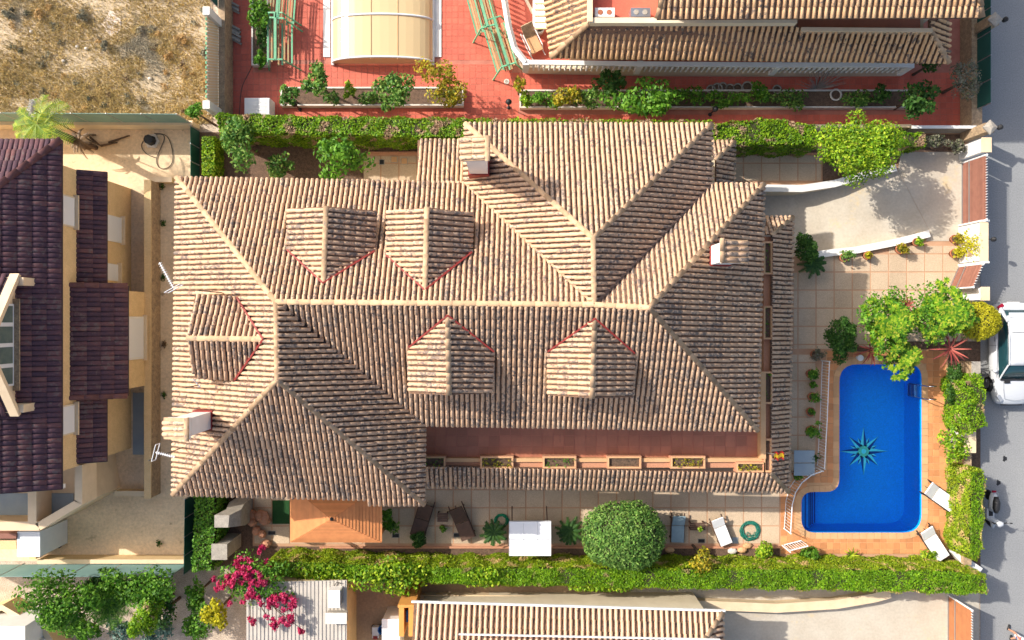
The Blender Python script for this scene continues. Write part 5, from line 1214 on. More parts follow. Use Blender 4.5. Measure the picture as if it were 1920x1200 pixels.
for k, (x, y) in enumerate(((1613, 671), (1649, 671))):
    c = at(x, y, .3); t = thing('pool_chair' if k else 'pool_float', ('round white plastic seat at the pool head', 'square white plastic stool at the pool head')[k], 'stool', (c.x, c.y, .05)); 
    part(t, 'seat', MB().lathe((c.x, c.y, .3), [(.14, 0), (.15, .03), (.13, .05)], 14 if k == 0 else 4), M['metal']); part(t, 'pedestal', MB().lathe((c.x, c.y, .05), [(.1, 0), (.06, .25)], 8), M['metal'])
# bottom yard: white cabinet, orange crates, tricycle
c = at(733, 1180, 1.6); t = thing('white_cabinet', 'tall white cabinet beside the orange frames at the bottom edge', 'cabinet', (c.x, c.y, 0)); part(t, 'body', MB().box((c.x, c.y - .4, .8), (.75, 1.7, 1.6)), M['white']); part(t, 'lid', MB().box((c.x, c.y - .4, 1.62), (.8, 1.75, .05)), M['canv']); part(t, 'lid_seam', MB().box((c.x, c.y - .55, 1.65), (.7, .03, .02)), M['alum'])
c = at(763, 1166, 2.9); t = thing('orange_frame', 'orange slatted frame standing at the end of the pale roof', 'frame', (c.x, c.y, 0))
for s in (-.24, .18): part(t, 'upright', MB().box((c.x + s, c.y, 1.45), (.22, 1.25, 2.9)), M['orange'])
part(t, 'crosspiece', MB().box((c.x - .03, c.y + .68, 1.45), (.72, .12, 2.95)), M['orange']); part(t, 'blue_tool', MB().box((c.x - .04, c.y + .1, 2.5), (.08, .5, .1)), M['blue'])
c = at(704, 1186, .4); t = thing('toy_cart', 'small white and red toy cart on the brown yard', 'toy', (c.x, c.y, 0)); part(t, 'body', MB().box((c.x, c.y, .3), (.3, .5, .25)), M['white']); part(t, 'nose', MB().box((c.x, c.y - .22, .35), (.2, .14, .22)), M['redp'])
for sx in (-1, 1):
    for sy in (-1, 1): part(t, 'wheel', MB().lathe((c.x + sx * .16, c.y + sy * .17, .0), [(.02, 0), (.09, .09), (.02, .18)], 8), M['black'])
c = at(716, 1182, .5); solo('barrel', 'blue plastic bucket between toy cart and white cabinet', 'bucket', MB().lathe((c.x, c.y, 0), [(.14, 0), (.2, .5), (.17, .5), (.15, .1)], 12), M['blue'])
# terrace wicker rocking chair
c = at(1000, 80, 1.3); t = thing('rocking_chair', 'pale wicker rocking chair on the curved terrace', 'chair', (c.x, c.y, .87)); u = Vector((math.sin(.45), -math.cos(.45), 0)); v = Vector((-u.y, u.x, 0))
part(t, 'seat', MB().bar(Vector((c.x, c.y, 1.25)) - u * .3, Vector((c.x, c.y, 1.2)) + u * .42, .55, .08), M['coping']); part(t, 'backrest', MB().bar(Vector((c.x, c.y, 1.25)) - u * .3, Vector((c.x, c.y, 1.75)) - u * .75, .55, .06), M['stone'])
for s in (-1, 1):
    q0 = Vector((c.x, c.y, 0)) + v * s * .3; part(t, 'rocker', MB().tube([q0 - u * .7 + Vector((0, 0, 1.02)), q0 + Vector((0, 0, .9)), q0 + u * .65 + Vector((0, 0, 1.02))], .025, 5), M['white']); part(t, 'armrest', MB().tube([q0 - u * .45 + Vector((0, 0, 1.5)), q0 + u * .3 + Vector((0, 0, 1.48)), q0 + u * .4 + Vector((0, 0, 1.0))], .025, 5), M['white'])
# ------------------------------------------------------------------ hedges
hedge('clipped_hedge', 'long patchy clipped hedge above the villa, left stretch', [(404, 214), (600, 219), (872, 222), (872, 258), (600, 252), (410, 248)], 2.5, M['lf_hedged'], lump=.07)
hedge('clipped_hedge', 'clipped hedge hidden behind the tall villa roof gable', [(872, 222), (1338, 226), (1338, 262), (872, 258)], 2.3, M['lf_hedged'], dens=.5)
hedge('clipped_hedge', 'patchy clipped hedge right of the villa roof below the red yard', [(1338, 234), (1430, 222), (1470, 226), (1530, 236), (1535, 272), (1338, 268)], 2.4, M['lf_hedged'], lump=.08)
hedge('clipped_hedge', 'short low hedge stretch right of the lime tree', [(1690, 246), (1735, 250), (1735, 274), (1690, 272)], 1.6, M['lf_hedged'], lump=.08)
hedge('clipped_hedge', 'very long bright clipped hedge along the bottom of the garden', [(505, 1052), (800, 1064), (1200, 1066), (1600, 1068), (1776, 1070), (1850, 1082), (1850, 1114), (1560, 1106), (1200, 1102), (900, 1096), (640, 1086), (505, 1078)], 2.0, M['lf_hedgetop'], lump=.08, leaf=.04, dens=1.25, side=M['lf_hedgeg'])
hedge('clipped_hedge', 'bright clipped hedge beside the street and pool deck', [(1822, 885), (1846, 885), (1842, 1030), (1830, 1052), (1818, 1042)], 2.0, M['lf_hedgetop'], lump=.08, leaf=.04, dens=1.1, side=M['lf_hedgeg'])
hedge('clipped_hedge', 'clipped hedge stretch with a climber beside the parked car front', [(1812, 715), (1844, 705), (1848, 800), (1818, 812)], 2.0, M['lf_hedge'], lump=.1, leaf=.05)
hedge('clipped_hedge', 'hedge strip beside the mesh fence and stone barbecue', [(368, 930), (404, 930), (404, 1000), (396, 1070), (362, 1070)], 1.7, M['lf_mid'], lump=.1, leaf=.065)
for k, y in enumerate((256, 281, 305)): hedge('box_cube', ('topmost of three clipped box cubes beside the beige yard', 'middle one of three clipped box cubes beside the beige yard', 'lowest of three clipped box cubes beside the beige yard')[k], [(379, y), (402, y), (402, y + 22), (379, y + 22)], 1.1, M['lf_hedge' if 0 else 'lf_vivid'], leaf=.05, lump=.02, cat='box shrub', group='clipped box cubes')
# ------------------------------------------------------------------ trees and shrubs: (name, label, cat, px, py, zc, rx, ry, rz, mat, leaf, dens, lumps)
T = [
 ('citrus_tree', 'glossy citrus tree at the upper left corner of the villa', 'tree', 452, 268, 2.3, 1.0, 1.25, 1.0, 'lf_citrus', .085, .8, 10),
 ('citrus_tree', 'small leafy branch tree leaning over the field fence corner', 'tree', 366, 210, 2.3, .5, .45, .4, 'lf_mid', .075, .8, 5),
 ('citrus_tree', 'small dark citrus shrub right of the glossy citrus tree', 'shrub', 520, 309, 1.5, .8, .65, .6, 'lf_citrus', .085, .8, 8),
 ('fig_tree', 'yellow-green fig tree in front of the villa upper eave', 'tree', 636, 300, 2.4, 1.35, 1.0, 1.0, 'lf_mid', .10, .75, 12),
 ('lime_tree', 'big rounded lime-green tree beside the driveway', 'tree', 1607, 277, 3.0, 1.85, 1.7, 1.4, 'lf_vivid', .062, 1.3, 22),
 ('grey_shrub', 'grey-brown half-dead shrub by the driveway gate', 'shrub', 1752, 268, .8, .75, .42, .5, 'lf_grey', .06, .7, 8),
 ('grey_shrub', 'second brownish shrub next to the gate post', 'shrub', 1795, 274, .7, .45, .4, .45, 'lf_grey', .06, .7, 6),
 ('round_shrub', 'dense dark ball shrub beside the villa porch corner', 'shrub', 1508, 468, 1.2, .62, .78, .8, 'lf_dark', .055, 1.2, 6),
 ('round_shrub', 'dark dense shrub left of the lime rosette bushes', 'shrub', 1574, 630, 1.2, 1.0, 1.15, .8, 'lf_dark', .065, 1.1, 8),
 ('rosette_bush', 'lime green rosette bush above the pool, left one', 'bush', 1660, 606, 1.9, 1.3, 1.6, 1.05, 'lf_mid', .075, .6, 26),
 ('rosette_bush', 'lime green rosette bush near the street, right one', 'bush', 1762, 585, 1.9, 1.5, 1.5, 1.05, 'lf_mid', .075, .6, 26),
 ('rosette_bush', 'lime green rosette bush branch overhanging the pool water', 'bush', 1688, 672, 1.6, .75, .85, .6, 'lf_mid', .085, .8, 11),
 ('climber_bush', 'yellow-green climbing bush spilling onto the pool deck', 'bush', 1786, 835, 1.0, .62, 1.2, .6, 'lf_vivid', .075, .8, 9),
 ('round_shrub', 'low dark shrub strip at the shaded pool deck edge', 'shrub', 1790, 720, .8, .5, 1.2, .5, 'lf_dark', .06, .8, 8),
 ('round_shrub', 'small round dark shrub between gazebo and hedge', 'shrub', 787, 1010, .6, .47, .42, .42, 'lf_dark', .05, 1.2, 5),
 ('leafy_shrub', 'small leafy shrub at the right side of the gazebo', 'shrub', 726, 976, .8, .35, .65, .5, 'lf_mid', .08, .7, 6),
 ('leafy_shrub', 'second dark leafy plant right of the gazebo corner', 'shrub', 738, 990, .6, .4, .4, .4, 'lf_citrus', .08, .7, 6),
 ('round_shrub', 'bright bushy shrub next to the dark hose coil', 'shrub', 1436, 1030, .6, .52, .55, .45, 'lf_vivid', .06, 1.0, 6),
 ('leafy_shrub', 'leafy green shrub under the open white pool gate', 'shrub', 1514, 1036, .45, .6, .36, .35, 'lf_mid', .07, .9, 6),
 ('leafy_shrub', 'low green shrub under the lower pool lounger', 'shrub', 1738, 1040, .35, .5, .35, .3, 'lf_vivid', .07, .8, 6),
 ('leafy_shrub', 'yellowish climbing shrub rising out of the bottom hedge', 'shrub', 1318, 1046, 1.9, .6, .75, .5, 'lf_yel', .07, .7, 8),
 ('creeper', 'vivid creeper spilling over the hedge above the brown yard', 'creeper', 745, 1082, 2.0, 2.2, .85, .65, 'lf_vivid', .085, .9, 16),
 ('creeper', 'vivid creeper mound at the left end of the bottom hedge', 'creeper', 600, 1070, 2.0, 1.4, .5, .5, 'lf_vivid', .075, .9, 10),
 ('creeper', 'vivid creeper continuing along the hedge below the white canopy', 'creeper', 905, 1078, 1.9, 1.6, .5, .45, 'lf_vivid', .075, .9, 12),
 ('creeper', 'yellow-green creeper leaves on the hedge right of the domed tree', 'creeper', 1130, 1098, 1.7, 1.8, .25, .35, 'lf_vivid', .07, .7, 12),
 ('golden_shrub', 'yellow-green shrub at the left of the bottom path', 'shrub', 405, 1148, 2.0, .62, .85, .7, 'lf_gold', .085, .8, 8),
 ('leafy_shrub', 'dark green shrub beneath the golden shrub by the path', 'shrub', 380, 1165, 1.7, .85, 1.2, .8, 'lf_mid', .085, .8, 8),
 ('garden_tree', 'dark green leafy tree in the bottom left gravel garden', 'tree', 116, 1122, 3.2, 1.7, 1.5, 1.3, 'lf_mid', .075, 1.1, 20),
 ('garden_tree', 'dark shaded tree mass below the mesh fence near the palm', 'tree', 255, 1100, 2.4, 1.6, 1.1, 1.0, 'lf_mid', .08, 1.1, 14),
 ('leafy_shrub', 'dark green shrub filling the gap left of the leaning conifer', 'shrub', 200, 1098, 1.8, 1.0, .8, .8, 'lf_dark', .08, .9, 8),
 ('leafy_shrub', 'dark shrub right of the leaning conifer by the gravel path', 'shrub', 308, 1145, 1.6, .8, 1.2, .8, 'lf_dark', .08, .8, 8),
 ('leafy_shrub', 'dark green hedge shrub beside the gravel path bend', 'shrub', 372, 1110, 1.6, .5, .7, .6, 'lf_mid', .08, .9, 8),
 ('leafy_shrub', 'green shrub at the bottom edge below the leafy tree', 'shrub', 165, 1178, 1.4, .9, .6, .7, 'lf_mid', .08, 1.0, 8),
 ('leafy_shrub', 'low green plant at the left of the balustrade planter', 'shrub', 1025, 186, 1.0, .75, .5, .5, 'lf_mid', .07, .7, 6),
 ('leafy_shrub', 'loose green plant under the large leafy tree planter end', 'shrub', 1105, 186, 1.0, .8, .5, .5, 'lf_citrus', .07, .7, 6),
 ('leafy_shrub', 'shaded low plants behind the row of pots', 'shrub', 1365, 186, .9, 1.1, .5, .45, 'lf_mid', .07, .6, 8),
 ('leafy_shrub', 'dark low plants right of the pots in the planter', 'shrub', 1480, 186, .8, 1.0, .5, .4, 'lf_citrus', .07, .6, 8),
 ('leafy_shrub', 'dark low plants beside the tipped white pot', 'shrub', 1600, 186, .8, 1.0, .5, .4, 'lf_citrus', .07, .6, 8),
 ('leafy_shrub', 'small weeds between orange trees of the enclosure planter', 'shrub', 690, 184, .9, .7, .45, .4, 'lf_citrus', .07, .6, 6),
 ('leafy_shrub', 'yellow-green low plant at the right enclosure planter end', 'shrub', 850, 188, .8, .5, .4, .35, 'lf_yel', .07, .6, 6),
 ('conifer', 'leaning brownish conifer in the bottom gravel garden', 'conifer', 275, 1155, 2.6, .6, 1.05, 1.4, 'lf_hedge', .06, .95, 10),
 ('blue_shrub', 'silvery blue-grey shrub at the bottom edge, left one', 'shrub', 232, 1182, 1.0, .85, .7, .6, 'lf_blue', .08, .8, 8),
 ('blue_shrub', 'silvery blue-grey shrub at the bottom edge, right one', 'shrub', 300, 1188, .9, .75, .75, .5, 'lf_blue', .08, .8, 8),
 ('hedge_shrub', 'dark shaded shrubs under the bottom left mesh fence', 'shrub', 270, 1098, 1.0, 1.0, .7, .7, 'lf_dark', .08, .8, 9),
 ('leafy_shrub', 'thin weed clump under the mesh fence at the left edge', 'shrub', 75, 1075, .7, 1.0, .25, .4, 'lf_mid', .08, .6, 8),
 ('citrus_tree', 'small citrus tree at the left end of the enclosure planter', 'tree', 545, 180, 1.4, .55, .55, .5, 'lf_citrus', .085, .8, 7),
 ('citrus_tree', 'tall citrus tree in the enclosure planter, second from left', 'tree', 596, 152, 2.0, .65, .9, .7, 'lf_citrus', .085, .85, 9),
 ('citrus_tree', 'thin dark sapling between citrus trees of the enclosure planter', 'tree', 626, 184, 1.1, .4, .5, .4, 'lf_citrus', .08, .5, 5),
 ('leafy_shrub', 'small yellow-green shrub in the middle of the enclosure planter', 'shrub', 656, 171, 1.2, .4, .45, .4, 'lf_vivid', .075, .7, 6),
 ('citrus_tree', 'rounded dense orange tree in front of the pool enclosure', 'tree', 738, 170, 1.9, 1.0, 1.0, .85, 'lf_citrus', .085, .95, 11),
 ('pomegranate_tree', 'sparse yellowing tree at the enclosure right corner', 'tree', 822, 158, 1.9, 1.15, 1.2, .9, 'lf_yel', .075, .5, 14),
 ('leafy_shrub', 'yellowing bush beside the lamp at the planter end', 'bush', 973, 160, 1.3, .35, .45, .4, 'lf_yel', .075, .6, 6),
 ('leafy_shrub', 'small green bush at the planter end by the lamp', 'bush', 990, 188, .8, .5, .42, .4, 'lf_vivid', .07, .7, 6),
 ('leafy_shrub', 'loose yellow-green shrub in the balustrade planter', 'shrub', 1062, 180, 1.2, .95, .6, .6, 'lf_yel', .08, .6, 9),
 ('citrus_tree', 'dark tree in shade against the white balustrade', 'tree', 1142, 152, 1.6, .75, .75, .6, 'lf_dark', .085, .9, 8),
 ('citrus_tree', 'large bright green leafy tree above the villa gable', 'tree', 1205, 186, 1.9, 1.7, .95, .85, 'lf_mid', .10, .9, 13),
 ('leafy_shrub', 'thin shaded shrub right of the bright leafy tree', 'shrub', 1292, 178, .9, .9, .6, .5, 'lf_mid', .07, .45, 8),
 ('leafy_shrub', 'leafy shrub amid the weathered grey pots', 'shrub', 1425, 172, .9, .55, .55, .5, 'lf_mid', .08, .7, 7),
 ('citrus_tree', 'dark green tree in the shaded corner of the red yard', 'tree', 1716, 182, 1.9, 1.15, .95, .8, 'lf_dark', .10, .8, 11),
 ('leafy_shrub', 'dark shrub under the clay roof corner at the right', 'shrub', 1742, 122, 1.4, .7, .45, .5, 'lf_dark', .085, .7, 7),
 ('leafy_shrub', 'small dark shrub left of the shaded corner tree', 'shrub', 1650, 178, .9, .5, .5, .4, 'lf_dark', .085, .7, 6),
 ('wispy_tree', 'wispy brown-green tree beside the street fence', 'tree', 1812, 150, 1.9, .85, 1.1, .9, 'lf_grey', .06, .35, 10),
 ('leafy_shrub', 'leafy plant in the narrow planter by the swing', 'shrub', 490, 25, 1.2, .5, 1.0, .6, 'lf_mid', .085, .8, 8),
 ('leafy_shrub', 'low green plant at the foot of the narrow planter', 'shrub', 491, 112, .7, .38, .45, .35, 'lf_mid', .075, .8, 6),
 ('leafy_shrub', 'dark shaded plant in the middle of the narrow planter', 'shrub', 492, 70, .7, .36, .7, .35, 'lf_dark', .075, .8, 6)]
for r in T: tree(*r[:9], M[r[9]], leaf=r[10], dens=r[11], k=r[12])
# clipped dome tree and golden ball
tree('domed_tree', 'large clipped dome tree with fine leaves on the shaded patio', 'tree', 1168, 1003, 2.1, 1.86, 1.5, 1.15, leafmat('fine_dome_leaf', G3((.05, .15, .02), (.14, .29, .05), (.30, .46, .10))), leaf=.075, dens=1.3, smooth=True, asp=.4, jit=.6)
tree('golden_ball', 'golden clipped ball conifer next to the white car', 'conifer', 1836, 602, 1.5, .85, .85, .8, M['lf_gold'], leaf=.045, dens=1.2, smooth=True, jit=.5)
# bougainvillea
t = tree('bougainvillea', 'magenta flowering bougainvillea over the corrugated shed roof', 'bougainvillea', 480, 1095, 2.7, 1.9, 1.5, .8, M['lf_mid'], leaf=.07, dens=.45, k=16, f=.33)
bl = lumps(at(462, 1090, 2.8), 1.7, 1.1, .8, 22, R, .26) + lumps(at(528, 1140, 3.0), .9, .9, .5, 12, R, .3); pinks = []
for i in range(120):
    b = R.choice(bl[1:]); a = R.uniform(0, 6.28); pinks.append((b[0] + Vector((b[1] * .8 * math.cos(a), b[2] * .8 * math.sin(a), b[3] * .5)), .14, .14, .1))
P, D = blob_pts(pinks, 5200, lo=.2); part(t, 'flowers', LM().add(*leaves(P, D + np.array([0, 0, .6]), .05, .8)), M['lf_pink'])
tw = MB()
for (x, y) in ((492, 1030), (566, 1180), (470, 1165), (515, 1176), (545, 1160)):
    p = at(480, 1095, 2.6); q = at(x, y, 2.9); tw.tube([p, p.lerp(q, .5) + Vector((0, 0, .4)), q], [.03, .02, .01], 5)
    tp = [(q + Vector((R.uniform(-.15, .15), R.uniform(-.15, .15), 0)), .13, .13, .1) for _ in range(4)]; P, D = blob_pts(tp, 160, lo=.2); part(t, 'flowers', LM().add(*leaves(P, D, .05, .8)), M['lf_pink'])
part(t, 'branches', tw, M['bark'])
# rosettes on the lime bushes
def rosette_heads(owner, c, rx, ry, rz, n):
    lm = LM()
    ph_ = R.uniform(0, 6)
    for i in range(n):
        a = R.uniform(0, 6.28); e = R.uniform(.15, 1.5); k_ = .86 + .22 * math.sin(a * 3 + ph_) * math.cos(e) + R.uniform(-.1, .1); p = Vector(c) + Vector((rx * k_ * math.cos(a) * math.cos(e), ry * k_ * math.sin(a) * math.cos(e), rz * math.sin(e)))
        for k in range(9): frond_mesh(lm, p, a + k * .7, R.uniform(.16, .24), .045, .25, 2, up=.35)
    part(owner, 'leaf_rosettes', lm, M['lf_lime'])
for o in [o for o in bpy.data.objects if o.name.startswith('rosette_bush') and o.parent is None]:
    b = o.location; lb = o['label']; c, q = ((at(1660, 606, 1.9), (1.25, 1.45, 1.1)) if 'left' in lb else (at(1762, 585, 1.9), (1.35, 1.35, 1.1)) if 'right' in lb else (at(1688, 672, 1.6), (.8, .9, .7)))
    rosette_heads(o, c, *q, 150 if 'over' not in lb else 60)
# strap-leaved plants
rosette('cordyline', 'red strap-leaved cordyline right of the rosette bushes', 'cordyline', 1781, 654, 1.7, 20, 1.05, .035, M['lf_red'], .55, .45, seed=2); rosette('cordyline', 'red strap-leaved cordyline at the pool head', 'cordyline', 1633, 656, 1.5, 18, .95, .03, M['lf_red'], .6, .45, seed=5); rosette('cordyline', 'pinkish cordyline between the two rosette bushes', 'cordyline', 1699, 574, 2.4, 16, .5, .03, M['lf_red'], .6, .6, seed=9)
rosette('cycad', 'dark feathery cycad left of the white canopy', 'cycad', 926, 998, .7, 22, .78, .16, M['lf_cyc'], .45, .3, True, 3); rosette('cycad', 'dark feathery cycad right of the white canopy', 'cycad', 1068, 996, .7, 22, .82, .16, M['lf_cyc'], .45, .3, True, 4); rosette('cycad', 'dark feathery cycad below the ball shrub on the patio', 'cycad', 1526, 494, .8, 20, .8, .16, M['lf_cyc'], .45, .3, True, 6)
rosette('yucca', 'pale spiky yucca in the bed below the pool', 'yucca', 1596, 1041, .25, 20, .45, .03, M['lf_palm'], .4, .5, seed=8)
rosette('palm', 'bright young palm with broad fronds in the gravel garden', 'palm', 206, 1132, 2.3, 26, 1.4, .36, M['lf_mid'], .5, .4, True, 12, stem=.13); 
rosette('palm', 'pale yellow-green palm at the upper left fence', 'palm', 78, 238, 3.6, 11, 1.5, .42, M['lf_palm'], .55, .4, True, 15, stem=.16, tiers=1)
lm = LM(); c = at(68, 232, 3.7)
for i in range(7): frond_mesh(lm, c, 1.0 + i * .75, 1.25, .34, .5, 6, leaflets=True, up=.35)
part([o for o in bpy.data.objects if o.name.startswith('palm') and 'upper left' in o.get('label', '')][0], 'broad_fronds', lm, M['lf_palm'])
c = at(60, 205, 4.2); t = thing('pampas_plume', 'white feathery plume rising beside the pale palm', 'pampas grass', (c.x, c.y, 0)); part(t, 'stem', MB().tube([(c.x + .3, c.y - .4, 0), (c.x, c.y, 4.2)], [.03, .015], 5), M['lf_dead'])
P, D = blob_pts([(c, .16, .34, .2), (c + Vector((.05, .25, .05)), .12, .2, .15)], 260, lo=.1); part(t, 'plume', LM().add(*leaves(P, D, .06, .2)), M['plume'])
rosette('dead_palm_skirt', 'brown dead palm fronds beside the purple roof corner', 'dead fronds', 148, 264, 1.4, 16, .75, .12, M['lf_dead'], .9, .2, True, 21)
# pots along the railing, the drive wall and the gate
PP = [('dull leafy pot plant under the dark shrub, first of the railing row', 1524, 664, .2, .3, 'lf_grey', .38, 160), ('bright round pot plant by the railing, second of the row', 1516, 700, .2, .3, 'lf_mid', .36, 260), ('small pot plant by the railing, third of the row', 1520, 721, .12, .2, 'lf_mid', .2, 80), ('pot plant in a brown pot by the railing, fourth of the row', 1519, 743, .2, .3, 'lf_mid', .32, 140), ('low terracotta pot with a small plant, fifth of the row', 1516, 771, .2, .28, 'lf_mid', .2, 90), ('large loose pot plant by the railing, sixth of the row', 1517, 806, .24, .35, 'lf_mid', .5, 330), ('pot plant beside the glass table, last of the row', 1519, 855, .18, .28, 'lf_dark', .34, 140), ('bush in a pot at the roof corner by the curved railing', 1489, 888, .15, .25, 'lf_mid', .26, 120), ('dull pot plant by the low drive wall, leftmost', 1578, 484, .2, .3, 'lf_citrus', .36, 180), ('terracotta pot with yellow-green plant by the drive wall', 1622, 480, .19, .3, 'lf_gold', .24, 70), ('leafy pot plant by the middle of the drive wall', 1683, 468, .22, .3, 'lf_yel', .38, 220), ('leafy pot plant at the end of the drive wall', 1713, 455, .18, .28, 'lf_vivid', .26, 120), ('pot plant at the white gate wall, upper one', 1784, 449, .18, .28, 'lf_yel', .26, 140), ('round yellow pot plant at the white gate wall, lower one', 1784, 476, .2, .28, 'lf_gold', .34, 240)]
for lb, x, y, r, h, pm, pr, n in PP: pot(lb, x, y, r, h, M['clay'], True, M[pm], pr, n)
t = thing('wall_climber', 'yellow flowering climber across the white gate wall', 'climber', (20.86, 3.5, 0)); P = np.column_stack([NR.uniform(20.72, 21.0, 330), NR.normal(3.45, .28, 330), NR.uniform(.5, 1.75, 330)]); P[:, 1] -= (P[:, 2] - 1.1) * .35; part(t, 'foliage', LM().add(*leaves(P, np.tile([-1, 0, .6], (330, 1)), .06)), M['lf_gold']); part(t, 'stem', MB().tube([(20.86, 3.75, 0), (20.88, 3.5, 1.0), (20.9, 3.2, 1.7)], .015, 5), M['bark'])
# bare bush
c = at(1528, 168, .2); t = thing('bare_bush', 'leafless grey twiggy bush in the shaded planter', 'bush', (c.x, c.y, 0)); tw = MB()
for i in range(46):
    a = R.uniform(-.2, 3.3); L_ = R.uniform(.7, 1.5); p = Vector((c.x, c.y, .3)); q = p + Vector((math.cos(a) * L_ * .8, math.sin(a) * L_ * .7, R.uniform(.5, 1.2))); tw.tube([p, p.lerp(q, .5) + Vector((R.uniform(-.1, .1), R.uniform(-.1, .1), .08)), q], [.018, .011, .004], 4)
part(t, 'twigs', tw, mat('pale_twig', (.30, .25, .22), (.24, .20, .17), 5, .9))
# ------------------------------------------------------------------ dry field
n = 46000; X = NR.uniform(-24.6, at(394, 0).x, n); Y = NR.uniform(at(0, 232).y, 16.2, n); dn = (np.sin(X * 1.3 + 2 * np.sin(Y * .8)) + np.sin(Y * 1.9 + X * .6)) * .25 + NR.uniform(0, 1, n) - (Y - 9.2) * .02
k = dn > .28; X, Y = X[k], Y[k]; n = len(X); h = NR.uniform(.05, .22, n) * (1.25 - (Y - 9) * .06); a = NR.uniform(0, 6.28, n); w = NR.uniform(.008, .022, n)
B_ = np.column_stack([X, Y, np.zeros(n)]); tip = B_ + np.column_stack([np.cos(a) * h * .75, np.sin(a) * h * .75, h]); s = np.column_stack([-np.sin(a) * w, np.cos(a) * w, np.zeros(n)])
V = np.empty((n, 4, 3)); V[:, 0] = B_ - s; V[:, 1] = B_ + s; V[:, 2] = tip + s * .4; V[:, 3] = tip - s * .4
lm = LM().add(V.reshape(-1, 3), np.arange(n * 4).reshape(n, 4)); o = _obj('dry_grass', lm.mesh('dry_grass'), M['straw'], None, False); o['kind'] = 'stuff'; o['label'] = 'dry straw grass and weeds covering the empty field'; o['category'] = 'grass'; BASE[o.name] = Vector()
for kx, (x, y, r, m, lb) in enumerate(((75, 28, .24, 'straw2', 'rusty orange weed tuft at the top left of the dry field'), (342, 72, .34, 'straw2', 'largest rusty orange weed tuft in the dry field'), (315, 105, .2, 'straw2', 'smaller rusty weed tuft below the largest one'), (155, 30, .35, 'lf_sage', 'grey-green weed at the top of the dry field'), (195, 85, .28, 'lf_sage', 'small grey-green weed below the pale bare patch'), (385, 98, .3, 'lf_sage', 'grey-green weed beside the lattice fence'), (260, 55, .3, 'straw', 'brownish weed tuft right of the pale bare patch'), (15, 25, .3, 'lf_sage', 'grey weed at the top left corner'))):
    c = at(x, y, .2); t = thing('weed_tuft', lb, 'weed', (c.x, c.y, 0)); P, D = blob_pts(lumps((c.x, c.y, .18), r, r, .2, 6, R, .5), 420, lo=.2); part(t, 'stalks', LM().add(*leaves(P, D + np.array([0, 0, .4]), .05, .4)), M[m])
c = at(210, 45); mb = MB(); mb.poly([(c.x + (.55 + .12 * math.sin(i * 2.1)) * .75 * math.cos(i * .45), c.y + (.55 + .1 * math.cos(i * 1.7)) * math.sin(i * .45), .012) for i in range(14)]); struct('bare_chalk_patch', mb, mat('pale_chalk_earth', (.72, .63, .54), (.62, .52, .43), 3, .95, fine=.2))
for i, (x, y) in enumerate(((120, 115), (146, 88), (163, 92), (282, 148), (60, 60))):
    c = at(x, y); solo('stone', ('pale stone left of middle in the dry field', 'small pale stone above the field middle', 'second small pale stone above the field middle', 'pale bluish stone near the field lower right', 'pale stone near the upper left of the field')[i], 'stone', MB().ell((c.x, c.y, .05), (.10, .08, .08), 7, 5), M['wpot'])
for m_, cnt in (('lf_sage', 16), ('lf_grey', 8), ('straw2', 14), ('lf_dead', 8)):
    lm = LM()
    for i in range(cnt):
        c = at(R.uniform(0, 388), R.uniform(0, 210), .1); r = R.uniform(.1, .26); P, D = blob_pts(lumps((c.x, c.y, .08), r, r, .12, 5, R, .5), 130, lo=.2); lm.add(*leaves(P, D + np.array([0, 0, .4]), .04, .4))
    o = _obj('dry_weeds', lm.mesh('dry_weeds'), M[m_], None, False); o['kind'] = 'stuff'; o['category'] = 'weeds'; o['label'] = {'lf_sage': 'grey-green weeds scattered through the dry field', 'lf_grey': 'dull brown-green weeds scattered through the dry field', 'straw2': 'rusty dry weeds scattered through the dry field', 'lf_dead': 'dead brown weeds scattered through the dry field'}[m_]; BASE[o.name] = Vector()
# weeds in the strip beside the villa
for i, (x, y) in enumerate(((304, 350), (306, 418), (306, 520), (308, 645), (307, 740), (298, 1019))):
    c = at(x, y, .1); t = thing('weed', ('tiny weed at the top of the narrow wall strip', 'tiny weed beside the wall, second from the top', 'dark weed under the upper antenna', 'brown weed clump midway along the narrow strip', 'green weed low on the narrow strip', 'dark green weed on the lower beige paving')[i], 'weed', (c.x, c.y, 0)); P, D = blob_pts([((c.x, c.y, .08), .13, .2, .1)], 70, lo=.1); part(t, 'stalks', LM().add(*leaves(P, D, .05)), M['lf_dark' if i != 3 else 'lf_dead'])
